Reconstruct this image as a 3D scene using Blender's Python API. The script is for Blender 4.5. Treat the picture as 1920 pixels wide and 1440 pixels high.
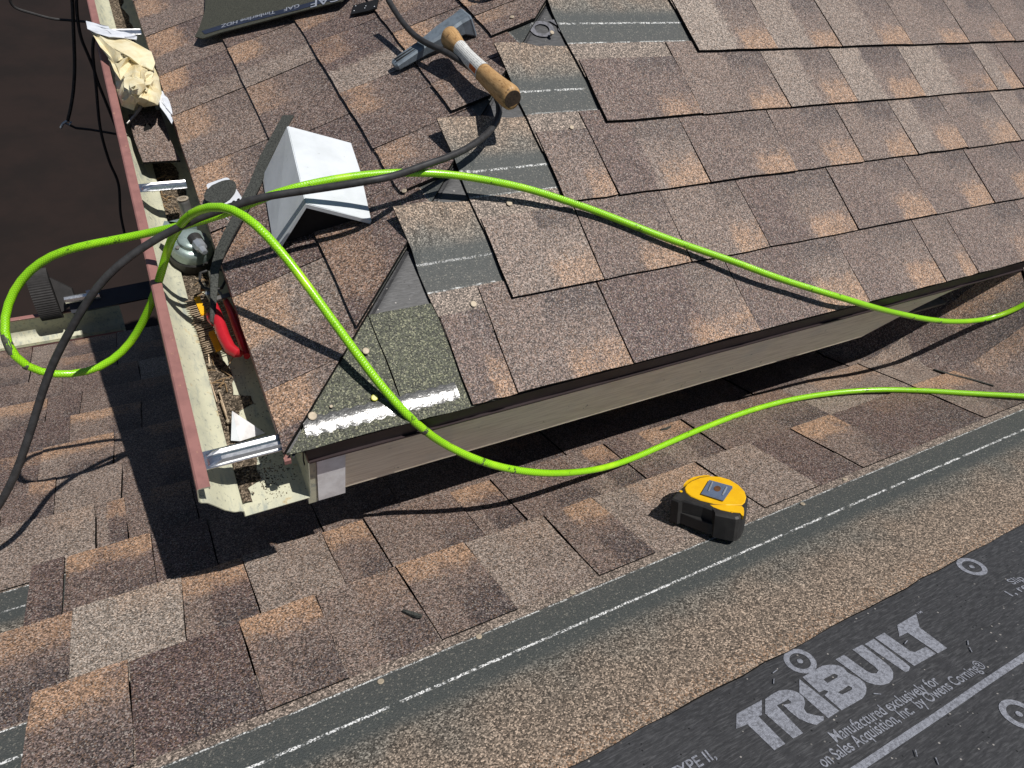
import bpy, bmesh, math, random
from mathutils import Vector, Matrix
random.seed(7)
for o in list(bpy.data.objects): bpy.data.objects.remove(o)
S = bpy.context.scene
COL = S.collection
# ------------------------------------------------------------------ camera
F_PX = 1296.04
CAM = Vector((-0.0857687, -0.5087117, 0.7195758))
CX = Vector((0.8820638, -0.2239823, 0.4144820))      # image right
CY = Vector((-0.4359962, -0.7214397, 0.5379890))     # image down (row vectors, see RT)
RROW = [Vector((0.8820638265861669, -0.4359961713493613, 0.17852379224312634)),
        Vector((-0.2239822572575655, -0.7214396674541299, -0.6552531988914518)),
        Vector((0.4144820312896258, 0.5379889820362247, -0.7340112403401278))]
cd = bpy.data.cameras.new('camera'); cam = bpy.data.objects.new('camera', cd); COL.objects.link(cam)
cd.sensor_width = 36.0; cd.lens = F_PX / 1920 * 36.0; cd.clip_start = 0.02; cd.clip_end = 200
m3 = Matrix((RROW[0], -RROW[1], -RROW[2])).transposed()
cam.matrix_world = Matrix.Translation(CAM) @ m3.to_4x4()
S.camera = cam
# ------------------------------------------------------------------ light
SUN = Vector((0.25, -0.2, 1.0)).normalized()
w = bpy.data.worlds.new('World'); S.world = w; w.use_nodes = True
nt = w.node_tree; bg = nt.nodes['Background']
sky = nt.nodes.new('ShaderNodeTexSky'); sky.sky_type = 'NISHITA'; sky.sun_disc = False
sky.sun_elevation = math.asin(SUN.z); sky.sun_rotation = math.atan2(SUN.x, SUN.y)
sky.air_density = 1.0; sky.dust_density = 0.4
nt.links.new(sky.outputs[0], bg.inputs[0]); bg.inputs[1].default_value = 0.05
sd = bpy.data.lights.new('sun', 'SUN'); sun = bpy.data.objects.new('sun', sd); COL.objects.link(sun)
sd.energy = 5.0; sd.angle = math.radians(0.5); sd.color = (1.0, 0.965, 0.91)
sun.rotation_euler = SUN.to_track_quat('Z', 'Y').to_euler(); sun.location = (1, -1, 4)
S.view_settings.view_transform = 'Standard'; S.view_settings.look = 'None'
S.view_settings.exposure = 0.0; S.view_settings.gamma = 1.0; S.view_settings.use_curve_mapping = False
S.render.resolution_x = 1024; S.render.resolution_y = 768

# ------------------------------------------------------------------ the three roof slopes
PU = math.radians(22.4); PLW = math.radians(26.57)
class Plane:
    def __init__(self, n, t, off):
        self.n = Vector(n); self.t = Vector(t); self.s = self.t.cross(self.n); self.o = self.n * off
    def P(self, s, t, h=0.0):
        return self.o + self.s * s + self.t * t + self.n * h
    def st(self, p):
        q = p - self.o
        return q.dot(self.s), q.dot(self.t)
RP = Plane((0, -math.sin(PU), math.cos(PU)), (0, math.cos(PU), math.sin(PU)), 0)        # slope towards the viewer
LP = Plane((-math.sin(PU), 0, math.cos(PU)), (math.cos(PU), 0, math.sin(PU)), 0)        # slope towards the gutter
BP = Plane((0, math.sin(PLW), math.cos(PLW)), (0, -math.cos(PLW), math.sin(PLW)), -0.24)  # the lower roof, falling away
def ray(px, py):
    a, b = px - 960.0, py - 720.0
    return (RROW[0] * a + RROW[1] * b + RROW[2] * F_PX).normalized()
def at(px, py, pl, h=0.0):
    r = ray(px, py); d = pl.o.dot(pl.n) + h
    return CAM + r * ((d - pl.n.dot(CAM)) / pl.n.dot(r))
def at_z(px, py, z):
    r = ray(px, py); return CAM + r * ((z - CAM.z) / r.z)
def at_y(px, py, y):
    r = ray(px, py); return CAM + r * ((y - CAM.y) / r.y)
def at_x(px, py, x):
    r = ray(px, py); return CAM + r * ((x - CAM.x) / r.x)
Z0 = -0.24 / math.cos(PLW); TL = math.tan(PLW)
def bump(X, Y):                       # the lower roof is woven up into the valley under the end of the eave
    u = X - 1.375 + .9 * Y
    if u <= 0: return 0.0
    b = 1.35 * u * u / (u + .08)
    zb = Z0 - TL * Y
    cap = max(0.0, (-.02 - .1 * max(0.0, Y)) - zb)
    return min(b, cap)
def at_low(px, py):
    r = ray(px, py); s = 0.2
    while s < 6:
        p = CAM + r * s
        if p.z < Z0 - TL * p.y + bump(p.x, p.y): break
        s += .002
    return p

# ------------------------------------------------------------------ node helper
class NT:
    def __init__(self, name):
        self.m = bpy.data.materials.new(name); self.m.use_nodes = True
        self.t = self.m.node_tree; self.b = self.t.nodes['Principled BSDF']
    def n(self, typ, **kw):
        x = self.t.nodes.new(typ)
        for k, v in kw.items(): setattr(x, k, v)
        return x
    def l(self, a, b): self.t.links.new(a, b)
    def put(self, sock, v):
        if v is None: return
        if hasattr(v, 'is_output') or isinstance(v, bpy.types.NodeSocket): self.l(v, sock)
        else: sock.default_value = v
    def math(self, op, a, b=None, c=None, clamp=False):
        x = self.n('ShaderNodeMath', operation=op, use_clamp=clamp)
        self.put(x.inputs[0], a); self.put(x.inputs[1], b)
        if c is not None: self.put(x.inputs[2], c)
        return x.outputs[0]
    def ss(self, v, a, b):            # smoothstep, a may exceed b
        x = self.n('ShaderNodeMapRange', interpolation_type='SMOOTHSTEP')
        self.put(x.inputs['Value'], v)
        if isinstance(a, (int, float)) and isinstance(b, (int, float)) and a > b:
            x.inputs['From Min'].default_value = b; x.inputs['From Max'].default_value = a
            x.inputs['To Min'].default_value = 1; x.inputs['To Max'].default_value = 0
        else:
            self.put(x.inputs['From Min'], a); self.put(x.inputs['From Max'], b)
        return x.outputs[0]
    def mix(self, f, a, b, mode='MIX'):
        x = self.n('ShaderNodeMix', data_type='RGBA', blend_type=mode)
        self.put(x.inputs[0], f)
        for i, v in ((6, a), (7, b)):
            if isinstance(v, (tuple, list)): v = tuple(v)[:3] + (1,)
            self.put(x.inputs[i], v)
        return x.outputs[2]
    def ramp(self, f, stops):
        x = self.n('ShaderNodeValToRGB'); cr = x.color_ramp
        while len(cr.elements) < len(stops): cr.elements.new(0.5)
        for e, (p, c) in zip(cr.elements, stops):
            e.position = p; e.color = tuple(c)[:3] + (1,) if isinstance(c, (tuple, list)) else (c, c, c, 1)
        self.l(f, x.inputs[0]); return x.outputs[0]
    def noise(self, vec, scale, detail=2.0, rough=.5, dim='3D'):
        x = self.n('ShaderNodeTexNoise'); x.inputs['Scale'].default_value = scale
        x.inputs['Detail'].default_value = detail; x.inputs['Roughness'].default_value = rough
        if vec is not None: self.l(vec, x.inputs['Vector'])
        return x.outputs['Fac']
    def voro(self, vec, scale, feature='F1'):
        x = self.n('ShaderNodeTexVoronoi', feature=feature); x.inputs['Scale'].default_value = scale
        if vec is not None: self.l(vec, x.inputs['Vector'])
        return x
    def attr(self, name):
        x = self.n('ShaderNodeAttribute', attribute_type='OBJECT', attribute_name=name); return x.outputs['Fac']
    def obj(self): return self.n('ShaderNodeTexCoord').outputs['Object']
    def uv(self):
        s = self.n('ShaderNodeSeparateXYZ'); self.l(self.n('ShaderNodeTexCoord').outputs['UV'], s.inputs[0])
        return s.outputs[0], s.outputs[1]
    def sep(self, c):
        s = self.n('ShaderNodeSeparateColor'); self.l(c, s.inputs[0]); return s.outputs
    def bumpn(self, h, strength, dist):
        x = self.n('ShaderNodeBump'); x.inputs['Strength'].default_value = strength; x.inputs['Distance'].default_value = dist
        self.l(h, x.inputs['Height']); self.l(x.outputs[0], self.b.inputs['Normal']); return x
    def done(self, col=None, rough=.7, spec=.3, metal=0.0):
        if col is not None:
            if isinstance(col, (tuple, list)): col = tuple(col)[:3] + (1,)
            self.put(self.b.inputs['Base Color'], col)
        self.put(self.b.inputs['Roughness'], rough); self.put(self.b.inputs['Metallic'], metal)
        self.put(self.b.inputs['Specular IOR Level'], spec)
        return self.m

def granule_field(k, scale, hard=False):
    v = k.voro(k.obj(), scale)
    r = k.sep(v.outputs['Color'])
    mult = k.ramp(r[0], [(0.0, .20), (.28, .50), (.60, 1.0), (.84, 1.6), (1.0, 2.6)])
    if hard: mult = k.ramp(r[0], [(0.0, .22), (.30, .48), (.62, 1.0), (.84, 1.65), (1.0, 2.8)])
    hgt = k.math('SUBTRACT', 1.0, v.outputs['Distance'])
    return r, mult, hgt
def mat_shingle():
    k = NT('granule_shingle'); u, v = k.uv(); o = k.obj()
    nz = k.noise(o, 42, 3, .6); nz2 = k.noise(o, 14, 2, .5)
    off = k.math('MULTIPLY', k.math('SUBTRACT', nz, .5), .45)
    uu = k.math('ADD', u, k.math('MULTIPLY', off, .45)); vv = k.math('ADD', v, off)
    sp = k.attr('split')
    mb = k.ss(uu, k.math('SUBTRACT', sp, .05), k.math('ADD', sp, .05))
    ta, tb = k.attr('tone_a'), k.attr('tone_b')
    tone = k.math('ADD', k.math('MULTIPLY', ta, k.math('SUBTRACT', 1.0, mb)), k.math('MULTIPLY', tb, mb))
    tone = k.math('ADD', tone, k.math('MULTIPLY', k.math('SUBTRACT', nz2, .5), .14))
    base = k.ramp(tone, [(0.0, (.072, .050, .049)), (.25, (.100, .072, .066)), (.5, (.150, .114, .098)), (.75, (.215, .176, .150)), (1.0, (.285, .247, .210))])
    tl, th = k.attr('tan_lo'), k.attr('tan_hi')
    mt = k.math('MULTIPLY', k.ss(uu, k.math('SUBTRACT', tl, .05), k.math('ADD', tl, .05)),
                k.math('SUBTRACT', 1.0, k.ss(uu, k.math('SUBTRACT', th, .05), k.math('ADD', th, .05))))
    mt = k.math('MULTIPLY', mt, k.ss(vv, k.math('ADD', k.attr('tan_v'), .16), k.math('SUBTRACT', k.attr('tan_v'), .12)))
    vv2 = k.math('SUBTRACT', k.math('ADD', k.attr('tan_v'), .13), vv)
    mt = k.math('MULTIPLY', k.math('MULTIPLY', mt, k.attr('tan')), 1.0)
    base = k.mix(k.math('MULTIPLY', mt, k.ss(nz2, .22, .5)), base, (.33, .205, .130))
    md = k.math('MULTIPLY', k.math('MULTIPLY', k.ss(vv, .50, .86), mb), k.attr('dark'))
    base = k.mix(md, base, (.062, .050, .050))
    r, mult, hgt = granule_field(k, 640)
    col = k.mix(1.0, base, mult, 'MULTIPLY')
    warm = k.math('MULTIPLY', k.ss(r[1], .80, .84), k.math('ADD', .18, k.math('MULTIPLY', mt, .5)))
    col = k.mix(warm, col, (.46, .26, .135))
    pale = k.math('MULTIPLY', k.ss(r[2], .90, .92), .5)
    col = k.mix(pale, col, (.47, .415, .37))
    k.bumpn(hgt, .6, .0009)
    return k.done(col, .62, .35)
def mat_headlap():                     # upper, normally covered part of a shingle: nail strip between two painted lines
    k = NT('granule_headlap'); u, v = k.uv(); o = k.obj()
    t = k.math('MULTIPLY', v, .143)
    n1 = k.noise(o, 120, 3, .6); n2 = k.noise(o, 900, 1, .5); n3 = k.noise(o, 20, 2, .5)
    tt = k.math('ADD', t, k.math('MULTIPLY', k.math('SUBTRACT', n1, .5), .0035))
    band = k.math('MULTIPLY', k.ss(tt, .1735, .1755), k.ss(tt, .262, .236))
    rr, mult, hgt = granule_field(k, 600, True)
    low = k.ss(tt, .24, .17)
    up = k.mix(k.ss(k.math('ADD', t, k.math('MULTIPLY', k.math('SUBTRACT', n3, .5), .13)), k.attr('tan_from'), .395), (.118, .110, .095), (.225, .165, .122))
    up = k.mix(k.math('MULTIPLY', k.ss(k.math('ADD', t, k.math('MULTIPLY', k.math('SUBTRACT', n3, .5), .10)), .235, .33), .85), up, (.205, .156, .118))
    base = k.mix(low, up, (.20, .16, .132))
    col = k.mix(1.0, base, mult, 'MULTIPLY')
    warm = k.math('MULTIPLY', k.ss(rr[1], .78, .82), k.math('MULTIPLY', .38, k.ss(t, k.attr('tan_from'), .385)))
    col = k.mix(warm, col, (.40, .21, .10))
    bc = k.mix(n2, (.031, .036, .036), (.070, .078, .076))
    bc = k.mix(k.math('MULTIPLY', k.ss(rr[2], .93, .96), .6), bc, (.22, .21, .18))
    col = k.mix(k.math('MULTIPLY', band, .92), col, bc)
    dash = k.math('MULTIPLY', k.ss(k.noise(o, 60, 3, .7), k.attr('dash'), k.math('ADD', k.attr('dash'), .14)), k.ss(k.noise(o, 430, 2, .6), .42, .56))
    def line(c, wdt, amt):
        d = k.math('ABSOLUTE', k.math('SUBTRACT', tt, c))
        return k.math('MULTIPLY', k.math('MULTIPLY', k.ss(d, wdt, wdt * .55), dash), amt)
    col = k.mix(line(.1760, .0014, k.attr('line_a')), col, (.74, .74, .72))
    col = k.mix(line(.2215, .0024, k.attr('line_b')), col, (.80, .80, .79))
    k.bumpn(hgt, .55, .001)
    return k.done(col, .6, .4)
def mat_starter():
    k = NT('olive_starter_granules'); r, mult, hgt = granule_field(k, 620)
    base = k.mix(k.noise(k.obj(), 12), (.036, .040, .023), (.058, .060, .036))
    col = k.mix(1.0, base, mult, 'MULTIPLY')
    col = k.mix(k.math('MULTIPLY', k.ss(r[2], .86, .9), .6), col, (.34, .33, .21))
    k.bumpn(hgt, .5, .0011)
    return k.done(col, .50, .4)
def mat_plain(name, col, rough=.6, spec=.3, metal=0.0, var=.25, scale=60, bump=0.0, col2=None, bscale=None):
    k = NT(name); o = k.obj(); n = k.noise(o, scale, 4, .6)
    c2 = col2 or tuple(c * (1 - var) for c in col)
    c = k.mix(k.ss(n, .35, .68), col, c2)
    if bump: k.bumpn(k.noise(o, bscale or scale * 4, 3, .6), bump, .001)
    rr = k.math('ADD', rough - .08, k.math('MULTIPLY', n, .16))
    return k.done(c, rr, spec, metal)
def mat_felt():
    k = NT('woven_underlayment'); u, v = k.uv(); o = k.obj()
    wv = k.n('ShaderNodeTexWave', wave_type='BANDS', bands_direction='Y'); 
    cmb = k.n('ShaderNodeCombineXYZ'); k.l(u, cmb.inputs[0]); k.l(v, cmb.inputs[1])
    k.l(cmb.outputs[0], wv.inputs['Vector']); wv.inputs['Scale'].default_value = 24; wv.inputs['Distortion'].default_value = 9.0
    wv.inputs['Detail'].default_value = 3; wv.inputs['Detail Scale'].default_value = 2.5
    st = k.n('ShaderNodeMapping'); st.inputs['Scale'].default_value = (60, 420, 1); k.l(cmb.outputs[0], st.inputs[0])
    fb = k.noise(st.outputs[0], 1.0, 4, .65)
    c = k.mix(k.math('MULTIPLY', wv.outputs['Fac'], .6), (.030, .030, .032), (.046, .046, .049))
    c = k.mix(k.ss(fb, .45, .75), c, (.080, .080, .084))
    sp = k.voro(o, 330); sr = k.sep(sp.outputs['Color'])
    c = k.mix(k.math('MULTIPLY', k.ss(sr[0], .985, .995), k.ss(sp.outputs['Distance'], .45, .3)), c, (.30, .28, .26))
    c = k.mix(k.math('MULTIPLY', k.ss(sr[1], .98, .99), k.ss(sp.outputs['Distance'], .45, .3)), c, (.008, .008, .008))
    hh = k.math('ADD', k.math('MULTIPLY', wv.outputs['Fac'], .25), fb)
    k.bumpn(hh, .45, .0008)
    return k.done(c, .55, .45)
def mat_print():
    k = NT('grey_white_print'); u, v = k.uv(); o = k.obj()
    a = k.noise(o, 260, 3, .7); b = k.noise(o, 1200, 1, .5)
    c = k.mix(k.ss(a, .30, .62), (.13, .135, .155), (.32, .335, .385))
    c = k.mix(k.math('MULTIPLY', k.ss(b, .46, .6), .5), c, (.10, .10, .115))
    wl = k.math('SINE', k.math('MULTIPLY', k.math('ADD', k.math('MULTIPLY', u, .94), k.math('MULTIPLY', v, .34)), 6.2832 * 520))
    c = k.mix(k.math('MULTIPLY', k.ss(wl, .1, .9), .45), c, (.10, .10, .11))
    return k.done(c, .6, .35)
def mat_hose():
    k = NT('braided_green_hose'); u, v = k.uv(); o = k.obj()      # u around in turns, v along in metres
    a = k.math('SINE', k.math('MULTIPLY', k.math('ADD', k.math('MULTIPLY', v, 260), k.math('MULTIPLY', u, 8)), 6.2832))
    b = k.math('SINE', k.math('MULTIPLY', k.math('SUBTRACT', k.math('MULTIPLY', v, 260), k.math('MULTIPLY', u, 8)), 6.2832))
    br = k.math('MAXIMUM', k.ss(a, .55, .95), k.ss(b, .55, .95))
    c = k.mix(k.math('MULTIPLY', br, .68), (.31, .68, .012), (.09, .30, .004))
    c = k.mix(k.ss(k.noise(o, 18, 2), .55, .8), c, (.42, .72, .02))
    g = k.math('MULTIPLY', k.ss(k.noise(o, 34, 4, .7), .60, .66), k.ss(k.noise(o, 210, 3, .7), .44, .56))
    c = k.mix(k.math('MULTIPLY', g, .85), c, (.025, .03, .012))
    w1 = k.ss(k.noise(o, 420, 2, .8), .55, .6)
    txt = k.math('MULTIPLY', k.math('MULTIPLY', k.ss(k.math('ABSOLUTE', k.math('SUBTRACT', u, .26)), .05, .03), w1), k.ss(k.noise(o, 9, 1), .48, .52))
    c = k.mix(k.math('MULTIPLY', txt, .7), c, (.03, .06, .01))
    k.bumpn(br, .25, .0008)
    k.b.inputs['Subsurface Weight'].default_value = 0.0
    return k.done(c, .24, .6)
def mat_wood():
    k = NT('hickory_handle'); u, v = k.uv(); cmb = k.n('ShaderNodeCombineXYZ')
    k.l(k.math('MULTIPLY', u, 26), cmb.inputs[0]); k.l(k.math('MULTIPLY', v, 38), cmb.inputs[1])
    n = k.noise(cmb.outputs[0], 1.6, 5, .7); o = k.obj()
    n2 = k.noise(o, 30, 3, .6)
    c = k.ramp(n, [(.30, (.12, .058, .02)), (.42, (.38, .22, .09)), (.60, (.50, .31, .14)), (.8, (.58, .385, .19))])
    c = k.mix(k.math('MULTIPLY', k.ss(n2, .5, .8), .5), c, (.24, .105, .03))
    c = k.mix(k.math('MULTIPLY', k.ss(k.noise(o, 120, 4, .7), .60, .68), .7), c, (.06, .035, .018))
    k.bumpn(n, .35, .0006)
    return k.done(c, .5, .35)
def mat_label():
    k = NT('printed_paper_label'); u, v = k.uv()                 # u across 0..1, v along 0..1
    rows = k.ss(k.math('SINE', k.math('MULTIPLY', u, 75)), -.1, .3)
    wn = k.n('ShaderNodeTexWhiteNoise', noise_dimensions='2D'); cmb = k.n('ShaderNodeCombineXYZ')
    k.l(k.math('FLOOR', k.math('MULTIPLY', v, 60)), cmb.inputs[0]); k.l(k.math('FLOOR', k.math('MULTIPLY', u, 12)), cmb.inputs[1])
    k.l(cmb.outputs[0], wn.inputs['Vector'])
    ink = k.math('MULTIPLY', rows, k.ss(wn.outputs['Value'], .22, .3))
    c = k.mix(k.math('MULTIPLY', ink, .55), (.62, .62, .60), (.12, .12, .12))
    red = k.math('MULTIPLY', k.ss(u, .66, .68), k.math('MULTIPLY', k.ss(v, .66, .68), k.ss(v, .97, .95)))
    red = k.math('MULTIPLY', red, k.ss(u, .90, .88))
    rc = k.mix(k.math('MULTIPLY', ink, .8), (.58, .13, .02), (.20, .03, .01))
    c = k.mix(red, c, rc)
    return k.done(c, .5, .3)
def mat_fascia():
    k = NT('weathered_fascia_paint'); o = k.obj(); mp = k.n('ShaderNodeMapping'); mp.inputs['Scale'].default_value = (18, 300, 300); k.l(o, mp.inputs[0])
    g = k.noise(mp.outputs[0], 1, 4, .6); n = k.noise(o, 14, 4, .6)
    c = k.mix(k.ss(g, .35, .7), (.92, .81, .64), (.74, .63, .48))
    c = k.mix(k.math('MULTIPLY', k.ss(n, .5, .75), .45), c, (.62, .58, .50))
    c = k.mix(k.math('MULTIPLY', k.ss(k.noise(o, 55, 4, .75), .66, .72), .8), c, (.10, .07, .05))
    k.bumpn(g, .5, .0015)
    return k.done(c, .65, .3)
def mat_gutter_in():
    k = NT('cream_gutter_paint'); o = k.obj(); mp = k.n('ShaderNodeMapping'); mp.inputs['Scale'].default_value = (40, 10, 40); k.l(o, mp.inputs[0])
    n = k.noise(o, 24, 5, .65); s = k.noise(mp.outputs[0], 2.2, 5, .7)
    c = k.mix(k.ss(n, .4, .75), (.52, .51, .38), (.42, .42, .33))
    c = k.mix(k.math('MULTIPLY', k.ss(s, .50, .70), .75), c, (.25, .28, .26))
    c = k.mix(k.math('MULTIPLY', k.ss(k.noise(o, 130, 4, .8), .58, .65), .7), c, (.15, .16, .15))
    c = k.mix(k.math('MULTIPLY', k.ss(k.noise(o, 33, 3, .7), .64, .70), .5), c, (.45, .33, .16))
    return k.done(c, .45, .35)
def mat_gutter_out():
    k = NT('faded_brown_gutter_paint'); o = k.obj(); n = k.noise(o, 40, 4, .65)
    c = k.mix(k.ss(n, .35, .7), (.275, .132, .118), (.22, .105, .095))
    c = k.mix(k.math('MULTIPLY', k.ss(k.noise(o, 90, 5, .75), .63, .69), .8), c, (.44, .25, .16))
    c = k.mix(k.math('MULTIPLY', k.ss(k.noise(o, 260, 3, .7), .66, .70), .7), c, (.10, .06, .05))
    return k.done(c, .5, .3)
def mat_grit():
    k = NT('gutter_grit'); r, mult, hgt = granule_field(k, 420)
    base = k.mix(k.noise(k.obj(), 30, 4, .7), (.085, .062, .045), (.19, .155, .115))
    c = k.mix(1.0, base, mult, 'MULTIPLY'); k.bumpn(hgt, 1.0, .003)
    return k.done(c, .85, .1)
def mat_metal(name, col, rough, scratch=.3, metal=1.0):
    k = NT(name); o = k.obj(); n = k.noise(o, 70, 5, .7)
    c = k.mix(k.ss(n, .4, .7), col, tuple(x * (1 - scratch) for x in col))
    rr = k.math('ADD', rough, k.math('MULTIPLY', k.math('SUBTRACT', k.noise(o, 160, 4, .7), .5), .25))
    k.bumpn(k.noise(o, 40, 3, .6), .12, .001)
    return k.done(c, rr, .5, metal)
def mat_bag():
    k = NT('crumpled_waxed_paper'); o = k.obj(); n = k.noise(o, 30, 4, .6)
    c = k.mix(k.ss(n, .35, .7), (.72, .66, .46), (.60, .49, .27))
    k.bumpn(k.noise(o, 70, 3, .6), .3, .002)
    m = k.done(c, .42, .35)
    k.b.inputs['Transmission Weight'].default_value = 0.0
    return m
def mat_white():
    k = NT('white_sheet_metal_paint'); o = k.obj(); n = k.noise(o, 22, 4, .6)
    c = k.mix(k.ss(n, .35, .7), (.62, .65, .68), (.55, .58, .60))
    c = k.mix(k.math('MULTIPLY', k.ss(k.noise(o, 95, 4, .75), .66, .72), .6), c, (.30, .31, .31))
    mp = k.n('ShaderNodeMapping'); mp.inputs['Scale'].default_value = (30, 260, 30); mp.inputs['Rotation'].default_value = (0, 0, .6); k.l(o, mp.inputs[0])
    c = k.mix(k.math('MULTIPLY', k.ss(k.noise(mp.outputs[0], 1, 3, .7), .68, .74), .5), c, (.34, .35, .36))
    k.bumpn(k.noise(o, 12, 2, .5), .25, .006)
    return k.done(c, .40, .4)
M = dict(
    shingle=mat_shingle(), headlap=mat_headlap(), starter=mat_starter(), felt=mat_felt(), print=mat_print(),
    asphalt=mat_plain('black_asphalt_edge', (.010, .0095, .009), .8, .1, bump=.4, scale=300),
    hose=mat_hose(), rubber=mat_plain('black_rubber_cable', (.040, .039, .040), .5, .35, scale=90, col2=(.024, .023, .023)),
    wood=mat_wood(), label=mat_label(), fascia=mat_fascia(), gin=mat_gutter_in(), gout=mat_gutter_out(), grit=mat_grit(),
    drip=mat_plain('dark_brown_drip_edge', (.030, .019, .021), .45, .4, scale=30),
    trim=mat_plain('grey_white_trim', (.80, .79, .80), .6, .3, scale=40, col2=(.62, .60, .60)),
    alu=mat_metal('brushed_aluminium', (.80, .80, .80), .30, .12),
    steel=mat_metal('blue_grey_steel', (.175, .21, .245), .48, .35, .25),
    dsteel=mat_metal('dark_tool_steel', (.26, .25, .235), .36, .4, .6),
    chrome=mat_metal('zinc_plate', (.40, .43, .47), .34, .25, .5), clip=mat_metal('sky_tinted_spring_steel', (.16, .21, .32), .34, .2, .35),  # clip: blue of the reflected sky mixed into its base colour
    rust=mat_plain('rusty_steel', (.20, .085, .03), .7, .3, .3, scale=90, col2=(.10, .05, .03)),
    white=mat_white(),
    plastic=mat_plain('white_plastic', (.66, .68, .72), .45, .4, var=.1),
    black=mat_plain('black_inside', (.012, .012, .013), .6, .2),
    yellow=mat_plain('yellow_plastic', (.80, .46, .010), .38, .4, scale=45, col2=(.74, .40, .008)),
    ystrip=mat_plain('yellow_nail_collation', (.78, .40, .010), .5, .3, var=.15),
    brub=mat_plain('black_rubber_case', (.020, .019, .019), .55, .35, scale=50, col2=(.032, .031, .030)),
    red=mat_plain('red_vinyl_grip', (.50, .018, .030), .42, .4, scale=30, col2=(.42, .012, .02)),
    green=mat_metal('green_grey_casting', (.30, .37, .35), .30, .25, .45),
    nail=mat_plain('brown_steel_nails', (.27, .20, .13), .42, .5, .35, scale=200),
    nailhead=mat_metal('galvanised_nail_head', (.42, .35, .26), .62, .3, .2), capnail=mat_plain('yellow_green_cap', (.42, .42, .02), .4, .4),
    bag=mat_bag(), clear=mat_plain('clear_plastic_film', (.66, .68, .72), .22, .5, scale=60, col2=(.55, .57, .62)),
    scrap=mat_plain('dark_felt_strip', (.075, .078, .070), .75, .2, scale=420, col2=(.028, .029, .027), bump=.6),
    olive=mat_plain('olive_shingle_back', (.062, .062, .048), .7, .25, scale=420, col2=(.028, .029, .023), bump=.5),
    tape=mat_plain('navy_release_tape', (.022, .026, .045), .35, .45),
    tapetxt=mat_plain('pale_tape_print', (.27, .29, .34), .5, .3, var=.3, scale=300),
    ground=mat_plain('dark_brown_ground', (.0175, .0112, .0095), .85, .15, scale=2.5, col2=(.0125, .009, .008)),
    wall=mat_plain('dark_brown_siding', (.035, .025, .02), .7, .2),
    soffit=mat_plain('soffit_paint', (.20, .18, .15), .7, .2),
    twig=mat_plain('dry_twigs', (.30, .20, .11), .8, .1, scale=200),
    sealant=None)
def mat_sealant():
    k = NT('glossy_sealant_bead'); o = k.obj(); n = k.noise(o, 190, 3, .6)
    k.bumpn(n, .6, .0008); c = k.mix(n, (.03, .03, .03), (.09, .09, .085))
    return k.done(c, .24, 1.0)
M['sealant'] = mat_sealant()
M['faint'] = mat_plain('worn_grey_print', (.15, .15, .17), .6, .3, scale=150, col2=(.075, .075, .085))

# ------------------------------------------------------------------ object helpers
def tag(o, label=None, cat=None, group=None, kind=None):
    if label: o['label'] = label
    if cat: o['category'] = cat
    if group: o['group'] = group
    if kind: o['kind'] = kind
    return o
def empty(name, loc, label, cat, group=None):
    o = bpy.data.objects.new(name, None); COL.objects.link(o); o.location = loc; o.empty_display_size = .02
    return tag(o, label, cat, group)
def root_loc(o):
    p = Vector((0, 0, 0))
    while o is not None: p += o.location; o = o.parent
    return p
def mesh(name, verts, faces, mats, parent=None, uvs=None, smooth=False, mi=None, loc=None):
    base = root_loc(parent) if parent is not None else Vector((0, 0, 0))
    loc = Vector(loc) if loc is not None else None
    org = loc if loc is not None else base
    me = bpy.data.meshes.new(name)
    me.from_pydata([tuple(Vector(v) - org) for v in verts], [], faces)
    if not isinstance(mats, (list, tuple)): mats = [mats]
    for m in mats: me.materials.append(m)
    if mi:
        for p, i in zip(me.polygons, mi): p.material_index = i
    if uvs is not None:
        ul = me.uv_layers.new(name='UVMap')
        for lp in me.loops: ul.data[lp.index].uv = uvs[lp.vertex_index]
    if smooth:
        for p in me.polygons: p.use_smooth = True
    me.update()
    if smooth: me.set_sharp_from_angle(angle=math.radians(38))
    o = bpy.data.objects.new(name, me); COL.objects.link(o)
    if parent is not None:
        o.parent = parent; o.location = (org - base)
    elif loc is not None: o.location = loc
    return o
class MB:
    """collects several shapes for one mesh"""
    def __init__(self): self.v = []; self.f = []; self.uv = []; self.mi = []
    def add(self, v, f, uv=None, mi=0):
        b = len(self.v); self.v += [Vector(x) for x in v]; self.f += [tuple(b + i for i in q) for q in f]
        self.uv += list(uv) if uv else [(0, 0)] * len(v); self.mi += [mi] * len(f); return self
    def obj(self, name, mats, parent=None, smooth=False, loc=None):
        return mesh(name, self.v, self.f, mats, parent, self.uv, smooth, self.mi, loc)
def box(c, ex, ey, ez):
    c = Vector(c); ex, ey, ez = Vector(ex), Vector(ey), Vector(ez); v = []
    for k in (-1, 1):
        for j in (-1, 1):
            for i in (-1, 1): v.append(c + ex * i + ey * j + ez * k)
    return v, [(0, 2, 3, 1), (4, 5, 7, 6), (0, 1, 5, 4), (2, 6, 7, 3), (0, 4, 6, 2), (1, 3, 7, 5)]
def prism(poly, d, shrink=None):
    """poly: 3D outline (top), d: vector from the top to the bottom"""
    n = len(poly); d = Vector(d); top = [Vector(p) for p in poly]
    nn = Vector((0, 0, 0))
    for i in range(n): nn += (top[i] - top[0]).cross(top[(i + 1) % n] - top[0])
    if nn.dot(d) > 0: top.reverse()
    v = top + [p + d for p in top]
    f = [tuple(range(n)), tuple(reversed(range(n, 2 * n)))]
    for i in range(n):
        j = (i + 1) % n; f.append((i, n + i, n + j, j))
    return v, f
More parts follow.
